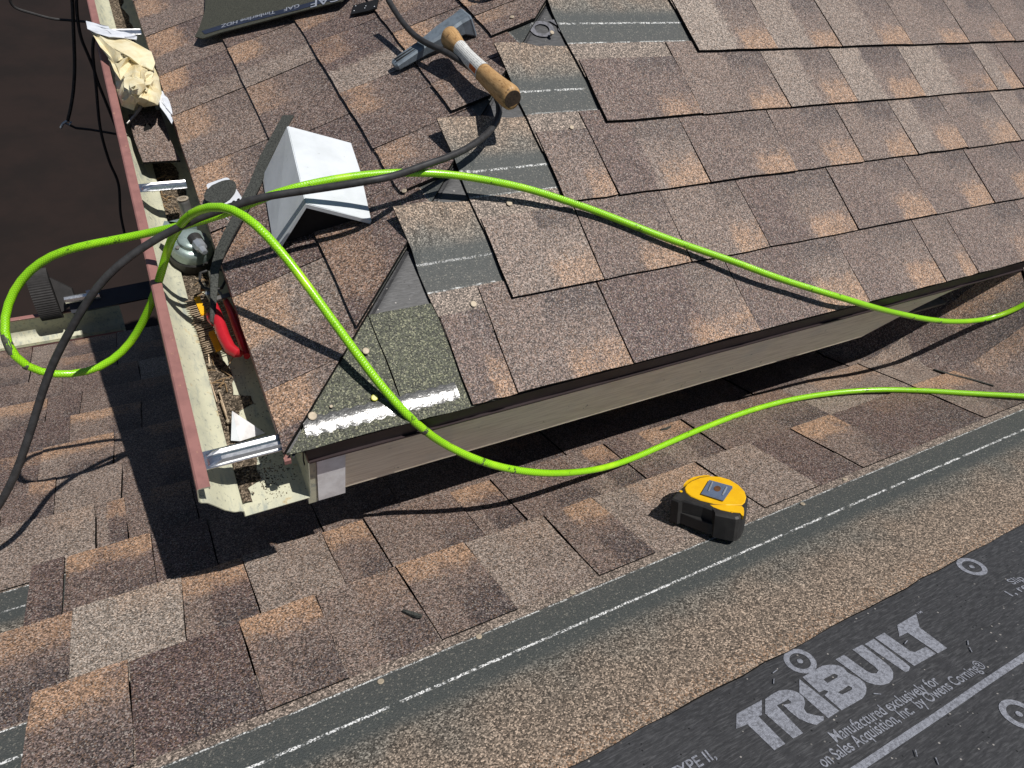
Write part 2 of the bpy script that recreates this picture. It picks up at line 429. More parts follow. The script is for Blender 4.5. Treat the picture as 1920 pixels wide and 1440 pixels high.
def bevel_prism(poly, d, b):
    """prism whose top edge is chamfered by b"""
    top = [Vector(p) for p in poly]; n = len(top); d = Vector(d); c = sum(top, Vector()) / n
    nn = Vector((0, 0, 0))
    for i in range(n): nn += (top[i] - top[0]).cross(top[(i + 1) % n] - top[0])
    if nn.dot(d) > 0: top.reverse()
    dn = d.normalized(); inner = []
    for i, p in enumerate(top):
        q = c - p; q -= dn * q.dot(dn)
        inner.append(p + q.normalized() * b)
    v = inner + [p + dn * b for p in top] + [p + d for p in top]
    f = [tuple(range(n)), tuple(reversed(range(2 * n, 3 * n)))]
    for i in range(n):
        j = (i + 1) % n
        f.append((i, n + i, n + j, j)); f.append((n + i, 2 * n + i, 2 * n + j, n + j))
    return v, f
def frames(pts):
    T = []
    n = len(pts)
    for i in range(n):
        a = pts[max(i - 1, 0)]; b = pts[min(i + 1, n - 1)]; T.append((b - a).normalized())
    up = Vector((0, 0, 1)) if abs(T[0].z) < .9 else Vector((1, 0, 0))
    N = (up - T[0] * up.dot(T[0])).normalized(); out = []
    for i in range(n):
        N = (N - T[i] * N.dot(T[i])).normalized(); out.append((T[i], N, T[i].cross(N)))
    return out
def tube(pts, rad, seg=10, caps=True, ell=None):
    pts = [Vector(p) for p in pts]; fr = frames(pts); v = []; uv = []; f = []; L = 0.0
    for i, (p, (T, N, B)) in enumerate(zip(pts, fr)):
        if i: L += (p - pts[i - 1]).length
        r = rad[i] if isinstance(rad, (list, tuple)) else rad
        e = ell[i] if ell else 1.0
        for k in range(seg + 1):
            a = 2 * math.pi * k / seg
            v.append(p + N * (r * math.cos(a)) + B * (r * e * math.sin(a))); uv.append((k / seg, L))
    w = seg + 1
    for i in range(len(pts) - 1):
        for k in range(seg): f.append((i * w + k, i * w + k + 1, (i + 1) * w + k + 1, (i + 1) * w + k))
    if caps:
        f.append(tuple(reversed(range(seg)))); b = (len(pts) - 1) * w; f.append(tuple(b + k for k in range(seg)))
    return v, f, uv
def lathe(c, ax, prof, seg=16):
    """prof: list of (along, radius)"""
    c = Vector(c); ax = Vector(ax).normalized(); t = Vector((1, 0, 0)) if abs(ax.x) < .8 else Vector((0, 1, 0))
    e1 = (t - ax * t.dot(ax)).normalized(); e2 = ax.cross(e1); v = []; f = []
    for a, r in prof:
        for k in range(seg):
            g = 2 * math.pi * k / seg; v.append(c + ax * a + e1 * (r * math.cos(g)) + e2 * (r * math.sin(g)))
    for i in range(len(prof) - 1):
        for k in range(seg):
            j = (k + 1) % seg; f.append((i * seg + k, i * seg + j, (i + 1) * seg + j, (i + 1) * seg + k))
    f.append(tuple(reversed(range(seg)))); b = (len(prof) - 1) * seg; f.append(tuple(b + k for k in range(seg)))
    return v, f
def disc_pts(c, e1, e2, r, n=16):
    return [Vector(c) + Vector(e1) * (r * math.cos(2 * math.pi * k / n)) + Vector(e2) * (r * math.sin(2 * math.pi * k / n)) for k in range(n)]
# ------------------------------------------------------------------ ground and house below
def grid_sheet(P, u0, u1, nu, v0, v1, nv):
    v = []; uv = []; f = []
    for j in range(nv + 1):
        for i in range(nu + 1):
            a = u0 + (u1 - u0) * i / nu; b = v0 + (v1 - v0) * j / nv
            v.append(P(a, b)); uv.append((a, b))
    for j in range(nv):
        for i in range(nu):
            q = j * (nu + 1) + i; f.append((q, q + 1, q + nu + 2, q + nu + 1))
    return v, f, uv
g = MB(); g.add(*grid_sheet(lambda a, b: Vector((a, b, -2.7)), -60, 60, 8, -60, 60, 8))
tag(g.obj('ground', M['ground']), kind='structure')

HR = empty('hip_roof', (0, 0, 0), 'brown shingled hip roof in the upper half with its hip line still uncapped', 'roof', 'shingled roofs')
LR = empty('lower_roof', (0, 0, -.268), 'lower brown shingled roof in the foreground with black printed underlayment at its upper edge', 'roof', 'shingled roofs')
HW = empty('house_wall', (.3, .3, -2.7), 'dark wall in deep shade below the eaves of the hip roof', 'wall')

CP = math.cos(PU); HT = .002; EXP = .143
def rnd(a, b): return random.uniform(a, b)
def course_h(tl, tooth): return HT - .0045 * tl / EXP - (0 if tooth else .0022)
def lift(p, pl):
    if pl is BP: p = p + Vector((0, 0, bump(p.x, p.y)))
    return p
def setp(o, ta, tb, split=.5, tan=.8, tan_lo=.5, tan_hi=1.2, tan_v=.32, dark=.75):
    for k_, v_ in dict(tone_a=ta, tone_b=tb, split=split, tan=tan, tan_lo=tan_lo, tan_hi=tan_hi, tan_v=tan_v, dark=dark).items(): o[k_] = float(v_)
def shingle(pl, parent, t0, s0, s1, flip=False, tooth=True, tlen=.172, clip=None, sl0=0.0, sl1=0.0, ns=4, lift_butt=0.0):
    """one tab of a laminated shingle: a thin tapered slab with ragged cut edges"""
    nt_ = 8 if ns > 8 else 3; ts = [tlen * q_ / nt_ for q_ in range(nt_ + 1)]
    wid = abs(s1 - s0)
    jb = [rnd(-.0012, .0012) for _ in range(ns + 1)]; jl = [rnd(-.0011, .0011) for _ in range(nt_ + 1)]; jr = [rnd(-.0011, .0011) for _ in range(nt_ + 1)]
    cb = rnd(.0004, .0022) if pl is RP else rnd(-.0002, .0016)
    def pt(i, j):
        u = i / ns; tl = ts[j] + (jb[i] if j == 0 else 0)
        a = s0 + sl0 * tl / EXP; b = s1 + sl1 * tl / EXP
        s = a + (b - a) * u + (jl[j] if i == 0 else 0) + (jr[j] if i == ns else 0)
        return s, tl
    def uvof(s, tl):
        u = (s - s0) / (s1 - s0)
        return ((1 - u) if flip else u, tl / EXP)
    th = .0056 if pl is RP else .0044 if tooth else .0036
    if clip is None:
        v = []; uv = []; f = []; mi = []
        for j in range(nt_ + 1):
            for i in range(ns + 1):
                s, tl = pt(i, j); h = course_h(tl, tooth) + cb * max(0, 1 - tl / EXP)
                v.append(lift(pl.P(s, t0 + tl, h), pl)); uv.append(uvof(s, tl))
        nn = ns + 1
        for j in range(nt_):
            for i in range(ns):
                q = j * nn + i; f.append((q, q + 1, q + nn + 1, q + nn)); mi.append(0)
        loop = [i for i in range(nn)] + [j * nn + ns for j in range(1, nt_ + 1)] + [nt_ * nn + i for i in range(ns - 1, -1, -1)] + [j * nn for j in range(nt_ - 1, 0, -1)]
        b = len(v)
        for q in loop: v.append(v[q] - pl.n * th); uv.append(uv[q])
        for k_ in range(len(loop)):
            k2 = (k_ + 1) % len(loop); f.append((loop[k_], b + k_, b + k2, loop[k2])); mi.append(1)
    else:
        out = [pt(i, 0) for i in range(ns + 1)] + [pt(ns, j) for j in range(1, nt_ + 1)] + [pt(i, nt_) for i in range(ns - 1, -1, -1)] + [pt(0, j) for j in range(nt_ - 1, 0, -1)]
        gfun = lambda q: clip(q[0], t0 + q[1])
        res = []
        for k_ in range(len(out)):
            a, b_ = out[k_], out[(k_ + 1) % len(out)]; ga, gb = gfun(a), gfun(b_)
            if ga >= 0: res.append(a)
            if (ga >= 0) != (gb >= 0):
                x = ga / (ga - gb); res.append((a[0] + (b_[0] - a[0]) * x, a[1] + (b_[1] - a[1]) * x))
        if len(res) < 3: return None
        v = []; uv = []
        for s, tl in res:
            h = course_h(tl, tooth) + cb * max(0, 1 - tl / EXP); v.append(lift(pl.P(s, t0 + tl, h), pl)); uv.append(uvof(s, tl))
        n = len(v); f = [tuple(range(n))]; mi = [0]
        for k_ in range(n): v.append(v[k_] - pl.n * th); uv.append(uv[k_])
        for k_ in range(n):
            k2 = (k_ + 1) % n; f.append((k_, n + k_, n + k2, k2)); mi.append(1)
    o = mesh('shingle', v, f, [M['shingle'], M['asphalt']], parent, uv, False, mi)
    return o
def headlap(pl, parent, t0, s0, s1, ta, tb_, la=1.0, lb=1.0, tan_from=.30, slant=0.0, name='shingle', lab=None):
    ns = 70 if abs(s1 - s0) > 1.5 and pl is BP else 14; nt_ = 6; v = []; uv = []; f = []; mi = []
    jl = [rnd(-.0012, .0012) for _ in range(nt_ + 1)]; jr = [rnd(-.0012, .0012) for _ in range(nt_ + 1)]; jt = [rnd(-.0015, .0015) for _ in range(ns + 1)]
    for j in range(nt_ + 1):
        for i in range(ns + 1):
            tl = ta + (tb_ - ta) * j / nt_ + (jt[i] if j == nt_ else 0)
            s = s0 + (s1 - s0) * i / ns + slant * (tl - ta) + (jl[j] if i == 0 else 0) + (jr[j] if i == ns else 0)
            up_ = 0.0
            if pl is RP:                      # the loose end rides up over the shingles of the other slope
                q_ = min(1.0, max(0.0, ((t0 + tl) * CP + .045 - s) / .045)); up_ = .0105 * q_ * q_ * (3 - 2 * q_)
            v.append(lift(pl.P(s, t0 + tl, course_h(tl, True) - .0024 + up_), pl)); uv.append((s, tl / EXP))
    nn = ns + 1
    for j in range(nt_):
        for i in range(ns):
            q = j * nn + i; f.append((q, q + 1, q + nn + 1, q + nn)); mi.append(0)
    loop = [i for i in range(nn)] + [j * nn + ns for j in range(1, nt_ + 1)] + [nt_ * nn + i for i in range(ns - 1, -1, -1)] + [j * nn for j in range(nt_ - 1, 0, -1)]
    b = len(v)
    for q in loop: v.append(v[q] - pl.n * .003); uv.append(uv[q])
    for k_ in range(len(loop)):
        k2 = (k_ + 1) % len(loop); f.append((loop[k_], b + k_, b + k2, loop[k2])); mi.append(1)
    o = mesh(name, v, f, [M['headlap'], M['asphalt']], parent, uv, False, mi)
    o['dash'] = .37 if pl is BP else .40; o['line_a'] = float(la); o['line_b'] = float(lb); o['tan_from'] = float(tan_from)
    if lab: o['label'] = lab
    return o

# ---- right-hand slope of the hip roof (falls towards the viewer)
R_ROWS = [
 [(885, 763, .30, .34, 1), (970, 740, .45, .50, 1), (1187, 683, .02, .50, 1), (1423, 620, .20, .58, 1), (1630, 567, .33, .48, 1), (1772, 528, .45, .50, 1), (1836, 516, .38, .45, .6), (1965, 481, .3, .5, 1)],
 [(960, 562, .66, .66, .8), (1133, 527, .30, .42, .9), (1297, 495, .52, .55, 1), (1443, 463, .14, .45, 1), (1607, 429, .30, .42, 1), (1753, 400, .38, .45, 1), (1863, 380, .3, .4, .9)],
 [(1060, 379, .42, .50, .9), (1160, 367, .14, .60, 1), (1330, 340, .30, .40, 1), (1490, 315, .34, .42, 1), (1617, 298, .52, .50, 1), (1717, 285, .72, .48, .9), (1810, 272, .42, .62, 1)],
 [(1140, 235, .22, .30, .8), (1317, 213, .50, .44, 1), (1480, 197, .78, .50, 1), (1605, 187, .86, .42, 1), (1730, 172, .84, .42, 1), (1865, 162, .7, .5, 1)],
 [(1310, 100, .95, .50, 1), (1457, 93, .80, .44, 1), (1577, 88, .72, .50, 1), (1710, 85, .52, .48, 1), (1817, 82, .46, .46, 1), (1902, 78, .4, .5, 1)],
 [(1690, 4, .5, .5, .5), (1790, 3, .3, .4, .5), (1880, 2, .5, .4, .5)],
 [], [], []]
for k_, row in enumerate(R_ROWS):
    t0 = k_ * EXP
    if row: xs = [(at(p[0], p[1], RP).x, p[2], p[3], p[4]) for p in row]
    else: xs = [(1.0 + .1 * k_, .4, .5, .8)]
    while xs[-1][0] < 2.75: xs.append((xs[-1][0] + rnd(.10, .22), rnd(.1, .8), rnd(.35, .55), rnd(.5, 1)))
    sl = [0] + [rnd(-.004, .004) for _ in xs]
    for i in range(len(xs) - 1):
        x0, ta, tb, tn = xs[i]; x1 = xs[i + 1][0]
        o = shingle(RP, HR, t0, x0 + .0010, x1 - .0010, tooth=True, tlen=.137 if (i == 0 and k_ < 5) else .172,
                    sl0=sl[i], sl1=sl[i + 1])
        setp(o, .44 + (ta - .44) * .68, .44 + (tb - .44) * .68, split=rnd(.42, .62), tan=.56 * tn, tan_lo=rnd(.48, .62), tan_hi=1.2, tan_v=rnd(.24, .40), dark=rnd(.45, .85))
RX = [at(p[0], p[1], RP).x for p in [(885, 763), (960, 562), (1060, 379), (1140, 235), (1310, 100), (1420, 10)]]
for k_ in range(5):
    headlap(RP, HR, k_ * EXP, RX[k_] + .0006, RX[k_ + 1] + .12, .10, .318, la=.8 if k_ != 2 else .4, lb=.45 if k_ == 0 else .75, tan_from=.25, slant=-.06,
            lab='shingle end with its dark nail strip left uncovered')
headlap(RP, HR, 5 * EXP, RX[5], 2.7, .10, .318)

# ---- left-hand slope of the hip roof (falls towards the gutter), cut along the hip
L_ROWS = [
 [(497, 738, .40, .62, .9), (437, 560, .12, .20, .5), (395, 440, .33, .45, 1), (362, 320, .50, .42, .8), (327, 219, .52, .28, 1), (303, 143, .42, .20, 1), (280, 69, .45, .35, .8), (258, 3, .45, .5, .9)],
 [(565, 430, .22, .25, .7), (512, 277, .35, .4, .5), (463, 167, .62, .40, .9), (430, 92, .30, .35, .7), (404, 30, .4, .5, .7)],
 [(700, 283, .30, .36, .8), (640, 177, .70, .18, .5), (580, 88, .22, .30, .6), (545, 30, .5, .3, .8)],
 [(807, 160, .30, .45, .9), (730, 67, .30, .40, .3), (700, 10, .4, .3, .6)],
 [(885, 35, .34, .5, .9), (860, 0, .4, .4, .7)],
 [], [], []]
L_END = [(.30, .5, 1), (.18, .25, .4), (.16, .40, .6), (.55, .4, .3), (.35, .5, .5)]
hipclip = lambda s, t: (-s) - t * CP - .001
L_CORNER = {2: at(743, 367, LP).y, 3: at(843, 213, LP).y, 4: at(917, 72, LP).y}
for k_, row in enumerate(L_ROWS):
    t0 = k_ * EXP; ys = [(at(p[0], p[1], LP).y, p[2], p[3], p[4]) for p in row]
    e = L_END[k_] if k_ < 5 else (.4, .4, .5)
    ys.insert(0, (t0 * CP - .16 if k_ else -.012,) + e)
    if len(ys) > 1 and ys[0][0] > ys[1][0]: ys[0] = (ys[1][0] - .2,) + e
    if k_ in L_CORNER: ys[0] = (L_CORNER[k_],) + e
    while ys[-1][0] < 2.6: ys.append((ys[-1][0] + rnd(.10, .2), rnd(.2, .6), rnd(.2, .5), rnd(.5, 1)))
    for i in range(len(ys) - 1):
        y0, ta, tb, tn = ys[i]; y1 = ys[i + 1][0]
        near = y0 < (t0 + .2) * CP + .02
        if i == 0: sl = [rnd(-.004, .004) for _ in ys]
        o = shingle(LP, HR, t0, -y1 + .0009, -y0 - .0009, flip=True, tooth=True, clip=hipclip if near else None,
                    sl0=sl[i + 1], sl1=sl[i], ns=6 if near else 4)
        if o: setp(o, ta, tb, split=rnd(.35, .6), tan=.66 * tn, tan_lo=rnd(.42, .6), tan_hi=1.2, tan_v=rnd(.30, .5), dark=rnd(.2, .6))

# covered upper parts of the left-hand courses, seen where a course stops short of the hip
def lap_piece(k_):
    t0 = k_ * EXP; pts = []
    ta, tb = t0 + .11, t0 + .318
    for t in (ta, ta + .05, ta + .10, ta + .15, tb): pts.append((-(t * CP + .002 + rnd(-.001, .001)), t))
    for t in (tb, ta): pts.append((-(t * CP + .26), t))
    v = [LP.P(s, t, course_h(t - t0, True) - .0024) for s, t in pts]; n = len(v); f = [tuple(range(n))]; mi = [0]
    uv = [(s, (t - t0) / EXP) for s, t in pts]
    v += [q - LP.n * .003 for q in v]; uv += uv
    for i in range(n): j = (i + 1) % n; f.append((i, n + i, n + j, j)); mi.append(1)
    o = mesh('shingle', v, f, [M['headlap'], M['asphalt']], HR, uv, False, mi)
    o['dash'] = .42; o['line_a'] = .3; o['line_b'] = .3; o['tan_from'] = .27
for k_ in (0, 1, 2, 3): lap_piece(k_)

# ---- underlayment showing along the hip, starter strip on the eave
fb = MB()
fb.add([RP.P(-.002, .004, -.0125), RP.P(2.75, .004, -.0125), RP.P(2.75, 1.3, -.0125), RP.P(1.3 * CP, 1.3, -.0125)], [(0, 1, 2, 3)], [(0, 0), (2.7, 0), (2.7, 1.3), (1.2, 1.3)])
fb.add([LP.P(.002, .004, -.0125), LP.P(-2.6, .004, -.0125), LP.P(-2.6, 1.3, -.0125), LP.P(-1.3 * CP, 1.3, -.0125)], [(3, 2, 1, 0)], [(0, 0), (0, 2.6), (1.3, 2.6), (1.3, 1.2)])
felt_hip = fb.obj('underlayment', M['felt'], HR)
# a wrinkled lap of felt over the hip, lying 3 mm above the sheet
wr = MB(); wv = []; wuv = []; wf = []; NU, NV = 26, 10
for i in range(NU + 1):
    for j in range(NV + 1):
        a = .08 + .78 * i / NU; b = (j / NV - .28)
        p = Vector((a, a, a * math.tan(PU)))
        if b >= 0: q = p + Vector((1, 0, 0)) * (b * .20)
        else: q = p + Vector((0, 1, 0)) * (-b * .10)
        q = q + (RP.n if b >= 0 else LP.n) * (-.0110 + .0010 * math.sin(9 * b + 31 * a) * math.sin(17 * a + 4 * b))
        wv.append(q); wuv.append((q.x, q.y))
for i in range(NU):
    for j in range(NV):
        q = i * (NV + 1) + j; wf.append((q, q + NV + 1, q + NV + 2, q + 1))
mesh('hip_felt', wv, wf, M['felt'], HR, wuv, True)
def flat_piece(name, pl, pts, h, th, mats, parent, edge=True, seg=5):
    """slab from plane (s,t) corner points with ragged sides"""
    out = []
    for i in range(len(pts)):
        a, b = Vector(pts[i] + (0,)), Vector(pts[(i + 1) % len(pts)] + (0,))
        for k_ in range(seg):
            q = a + (b - a) * (k_ / seg)
            if k_: q += Vector((rnd(-.0011, .0011), rnd(-.0011, .0011), 0))
            out.append(q)
    top = [pl.P(q.x, q.y, h(q.y) if callable(h) else h) for q in out]; n = len(top)
    v = top + [p - pl.n * th for p in top]; f = [tuple(range(n))]; mi = [0]
    for i in range(n):
        j = (i + 1) % n; f.append((i, n + i, n + j, j)); mi.append(1)
    uv = [(q.x, q.y) for q in out] * 2
    return mesh(name, v, f, mats, parent, uv, False, mi)
hs = lambda t: -.0022 - .0045 * t / EXP
def rst(px, py):
    p = at(px, py, RP); return RP.st(p)
flat_piece('starter_shingle', RP, [(.004, -.001), (.160, -.001), (.152, .160), (.145, .160)], hs, .0035, [M['starter'], M['asphalt']], HR)
flat_piece('starter_shingle', RP, [(.1612, -.001), (.300, -.001), (.290, .160), (.1535, .161)], hs, .0035, [M['starter'], M['asphalt']], HR)
# glossy sealant bead along the starter
sv = []; sf = []; suv = []; NS = 60
for i in range(NS + 1):
    s = .030 + .208 * i / NS
    for j, dt in enumerate((-.0122, -.006, .0, .006, .0122)):
        t = .0265 + dt + .0012 * math.sin(i * 1.3) + rnd(-.0006, .0006)
        sv.append(RP.P(s, t, hs(t) + (.0012 + rnd(0, .0005)) * (1 - (dt / .0125) ** 2) + .0004)); suv.append((s, t))
for i in range(NS):
    for j in range(4):
        q = i * 5 + j; sf.append((q, q + 5, q + 6, q + 1))
mesh('sealant_bead', sv, sf, M['sealant'], HR, suv, True)

# ---- eave trim of the hip roof
def run_box(x0, x1, y0, y1, z0, z1): return box(((x0 + x1) / 2, (y0 + y1) / 2, (z0 + z1) / 2), ((x1 - x0) / 2, 0, 0), (0, (y1 - y0) / 2, 0), (0, 0, (z1 - z0) / 2))
m = MB(); m.add(*run_box(.022, 2.7, .007, .0088, -.036, -.0135)); m.add(*run_box(.022, 2.7, .0035, .007, -.039, -.036)); m.add(*run_box(.022, 2.7, .0088, .05, -.016, -.0135))
m.obj('drip_edge', M['drip'], HR)
# fascia: ends on a slope where it dies into the lower roof
fy0, fy1 = .026, .045; ftop, fbot = -.018, -.154
pf = [(.052, fbot), (.052, ftop), (1.60, ftop), (1.60, -.06), (1.42, -.075), (1.32, -.104), (1.19, fbot)]
v = [Vector((x, fy0, z)) for x, z in pf]
m = MB(); m.add(*prism(v, (0, fy1 - fy0, 0))); m.obj('fascia_board', M['fascia'], HR)
m = MB(); m.add(*run_box(.040, .078, .012, .0255, -.146, -.050)); m.obj('trim_block', M['trim'], HR)
m = MB(); m.add(*run_box(.0268, .045, .0460, 2.6, -.150, -.018)); m.obj('fascia_board', M['gin'], HR)
m = MB(); m.add(*run_box(.0268, .0395, .014, .0455, -.150, -.030)); m.obj('fascia_return', M['gin'], HR)
m = MB(); m.add(*run_box(.0460, 2.7, .0460, .31, -.152, -.146)); m.add(*run_box(.0460, .31, .311, 2.6, -.152, -.146)); m.obj('soffit', M['soffit'], HR)
m = MB(); m.add(*run_box(.0010, .0027, .006, 2.6, -.028, -.0135)); m.add(*run_box(-.002, .006, -.0020, .0058, -.019, -.0120)); m.obj('drip_edge', M['gout'], HR)
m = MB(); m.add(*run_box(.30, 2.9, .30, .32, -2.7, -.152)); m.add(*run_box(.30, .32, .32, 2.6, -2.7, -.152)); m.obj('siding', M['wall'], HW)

# ------------------------------------------------------------------ lower roof
TEAVE = -1.275 / math.cos(PLW)
TA = sum(BP.st(at(px, py, BP))[1] for px, py in [(448, 1162), (591, 1117), (875, 1023), (1110, 935), (1400, 835), (1550, 778)]) / 6
BROWS = {
 0: [(60, 1310, .30, .34, .9), (242, 1243, .02, .04, 0), (448, 1167, .34, .40, 1), (591, 1117, .46, .40, .2), (745, 1070, .40, .36, .9), (873, 1022, .72, .62, .1), (1020, 970, .36, .24, .8), (1111, 936, .62, .66, .6), (1304, 868, .62, .64, .1), (1401, 831, .10, .22, .0), (1478, 803, .45, .42, 1), (1551, 776, .06, .10, .15), (1700, 722, .5, .45, 1), (1770, 690, .33, .36, .5)],
 1: [(138, 1130, .90, .86, .3), (337, 1057, .45, .14, .9), (448, 1029, .68, .62, .1), (598, 990, .36, .30, .9), (677, 968, .40, .30, .1), (840, 922, .45, .20, .9), (919, 901, .30, .28, .1), (1050, 858, .44, .16, .8), (1131, 834, .14, .36, .1), (1190, 812, .50, .22, .9), (1271, 785, .34, .26, .3), (1451, 726, .66, .60, .5), (1597, 680, .66, .6, .2), (1700, 640, .2, .4, .8)],
 2: [(62, 1043, .12, .10, 0), (127, 1016, .26, .22, 1), (280, 977, .16, .14, 0), (380, 945, .4, .3, .7), (560, 900, .4, .3, .5), (700, 870, .4, .2, .6), (1000, 800, .3, .4, .6), (1290, 740, .4, .4, .5)],
 3: [(10, 960, .62, .70, .2), (180, 910, .55, .22, .8), (232, 890, .36, .3, .5), (350, 870, .3, .3, .6)],
 4: [(18, 885, .26, .30, .8), (112, 855, .62, .58, .0), (230, 840, .40, .28, .7)],
 5: [(90, 795, .55, .42, 1), (215, 790, .4, .3, .8)],
 6: [(10, 765, .05, .06, 0), (138, 738, .45, .25, 1), (260, 700, .4, .3, .5)],
 7: [(-20, 715, .50, .3, .9), (100, 700, .2, .1, 0), (160, 690, .36, .3, .5)]}
def bx(px, py, n):                       # X of a joint, on the butt line of course n
    p = at_low(px, py) if px > 1500 else at(px, py, BP)
    return p.x
NB = 11; step = (TA - TEAVE) / 10.0
XA = None; XC = None
for n in range(NB):
    t0 = TA - n * step
    if n in BROWS:
        xs = [(bx(p[0], p[1], n), p[2], p[3], p[4]) for p in BROWS[n]]
    else: xs = [(-.6 + rnd(0, .1), rnd(.2, .6), rnd(.2, .5), rnd(0, 1))]
    if n == 0: XA = xs[0][0]
    if n == 2: XC = xs[0][0]
    if n not in (0, 2):
        while xs[0][0] > -1.0: xs.insert(0, (xs[0][0] - rnd(.14, .24), rnd(.3, .75), rnd(.1, .5), rnd(0, 1)))
    while xs[-1][0] < 2.3:
        w_ = rnd(.12, .21); xs.append((xs[-1][0] + w_, rnd(.1, .8), rnd(.15, .5), rnd(0, 1)))
    sl = [rnd(-.006, .006) for _ in xs]
    for i in range(len(xs) - 1):
        x0, ta, tb, tn = xs[i]; x1 = xs[i + 1][0]
        if x1 - x0 < .01: continue
        o = shingle(BP, LR, t0, -x1 + .0008, -x0 - .0008, flip=True, tooth=(i % 2 == 0), tlen=.172 if n else .160, sl0=sl[i + 1], sl1=sl[i], ns=16 if x1 > 1.25 else 4)
        setp(o, .48 + (ta - .46) * .85, .48 + (tb - .46) * .85, split=rnd(.35, .6) if tb != ta else .5, tan=.72 * tn, tan_lo=rnd(-.4, -.1) if tn > .85 else rnd(.3, .5), tan_hi=1.2, tan_v=rnd(.26, .38), dark=0 if tb > .55 else rnd(.5, .9))
headlap(BP, LR, TA, -2.3, -XA - .001, .10, .384, la=.85, lb=1.0, tan_from=.335, lab='top shingle course with its dark nail strip left uncovered')
headlap(BP, LR, TA - step, -XA - .06, 1.0, .12, .385, la=1.0, lb=1.0, tan_from=.33)
headlap(BP, LR, TA - 3 * step, -XC - .06, 1.0, .12, .385, la=1.0, lb=.6, tan_from=.33)
v, f, uv = grid_sheet(lambda a, b: lift(BP.P(-a, b, -.024), BP), -1.0, 2.3, 66, TEAVE + .01, 1.2, 40)
mesh('roof_deck', v, f, M['asphalt'], LR, uv)
# woven underlayment: sheet with slight ripples
def felth(a, b): return -.0148 + .0009 * math.sin(a * 17 + b * 30) + .0007 * math.sin(b * 52 + 3 * math.sin(a * 9)) + .0003 * math.sin(a * 50 - b * 35)
def feltP(a, b): return lift(BP.P(-a, b, felth(a, b)), BP)
v, f, uv = grid_sheet(feltP, -.8, 2.3, 124, TA + .345, 1.25, 60)
felt = mesh('underlayment', v, f, M['felt'], LR, uv, True); felt['label'] = 'black woven underlayment with grey printing at bottom right'

# ---- printing on the underlayment
EX = Vector((1, 0, 0)); EY = -BP.t
def felt_xy(px, py):
    p = at(px, py, BP, -.0148); q = p - BP.o; return (q.dot(EX), q.dot(EY))
HPRINT = -.0125
def from_curve(cu, name, parent, xf, mat):
    o = bpy.data.objects.new('tmp', cu); COL.objects.link(o)
    bpy.context.view_layer.update()
    dg = bpy.context.evaluated_depsgraph_get()
    me = bpy.data.meshes.new_from_object(o.evaluated_get(dg))
    vs = [xf(v_.co) for v_ in me.vertices]; fs = [tuple(p.vertices) for p in me.polygons]
    bpy.data.objects.remove(o); bpy.data.meshes.remove(me)
    return mesh(name, vs, fs, mat, parent, [(p.x, p.y) for p in vs])
def on_felt(c): return BP.o + EX * c[0] + EY * c[1] + BP.n * (felth(c[0], -c[1]) + .0006)
def glyph(loops, name='print_letter', parent=None, xf=on_felt):
    cu = bpy.data.curves.new('glyph', 'CURVE'); cu.dimensions = '2D'; cu.fill_mode = 'BOTH'
    for lp in loops:
        sp = cu.splines.new('POLY'); sp.points.add(len(lp) - 1); sp.use_cyclic_u = True
        for p_, c in zip(sp.points, lp): p_.co = (c[0], c[1], 0, 1)
    return from_curve(cu, name, parent or felt, xf, M['print'])
Zm = lambda pts: [felt_xy(1360 + x / 4.3636, 1130 + y / 4.3636) for x, y in pts]
glyph([Zm([(92, 912), (298, 800), (298, 925), (270, 935), (490, 1160), (400, 1212), (180, 1000), (88, 1035)])])
glyph([Zm([(325, 795), (375, 758), (440, 724), (500, 718), (550, 724), (600, 748), (638, 785), (650, 830), (640, 880), (665, 915), (730, 932), (800, 942), (804, 970), (745, 1010), (680, 995), (600, 960), (530, 905), (470, 845), (530, 835), (535, 818), (510, 803), (420, 850), (635, 1075), (555, 1118), (325, 915)])])
glyph([Zm([(605, 628), (930, 895), (840, 955), (605, 745)])])
glyph([Zm([(630, 612), (790, 520), (850, 510), (920, 515), (965, 535), (1000, 575), (1090, 620), (1140, 660), (1155, 705), (1148, 750), (1120, 788), (950, 890), (810, 768), (842, 735), (810, 722), (765, 742)]), Zm([(800, 632), (890, 583), (920, 600), (915, 616), (832, 662)]), Zm([(920, 742), (1005, 684), (1038, 700), (1030, 720), (955, 758)])])
glyph([Zm([(900, 467), (970, 430), (1150, 560), (1195, 582), (1235, 582), (1252, 560), (1225, 530), (1040, 387), (1120, 345), (1340, 520), (1372, 570), (1372, 625), (1340, 660), (1280, 678), (1215, 672), (1150, 650)])])
glyph([Zm([(1140, 340), (1215, 295), (1480, 500), (1512, 530), (1500, 560), (1470, 570)])])
glyph([Zm([(1225, 285), (1300, 245), (1510, 395), (1550, 405), (1640, 360), (1725, 415), (1545, 520)])])
glyph([Zm([(1405, 185), (1560, 95), (1590, 205), (1815, 370), (1740, 412), (1490, 245), (1425, 278)])])
def ring(px, py, r1=.0190, r2=.0122, r3=.0036):
    c = felt_xy(px, py)
    def circ(r, n=28): return [(c[0] + r * math.cos(2 * math.pi * i / n), c[1] + r * math.sin(2 * math.pi * i / n)) for i in range(n)]
    glyph([circ(r1), circ(r2)], 'print_target'); glyph([circ(r3, 12)], 'print_dot')
for c in ((1500, 1240), (1822, 1063), (1910, 1341)): ring(*c)
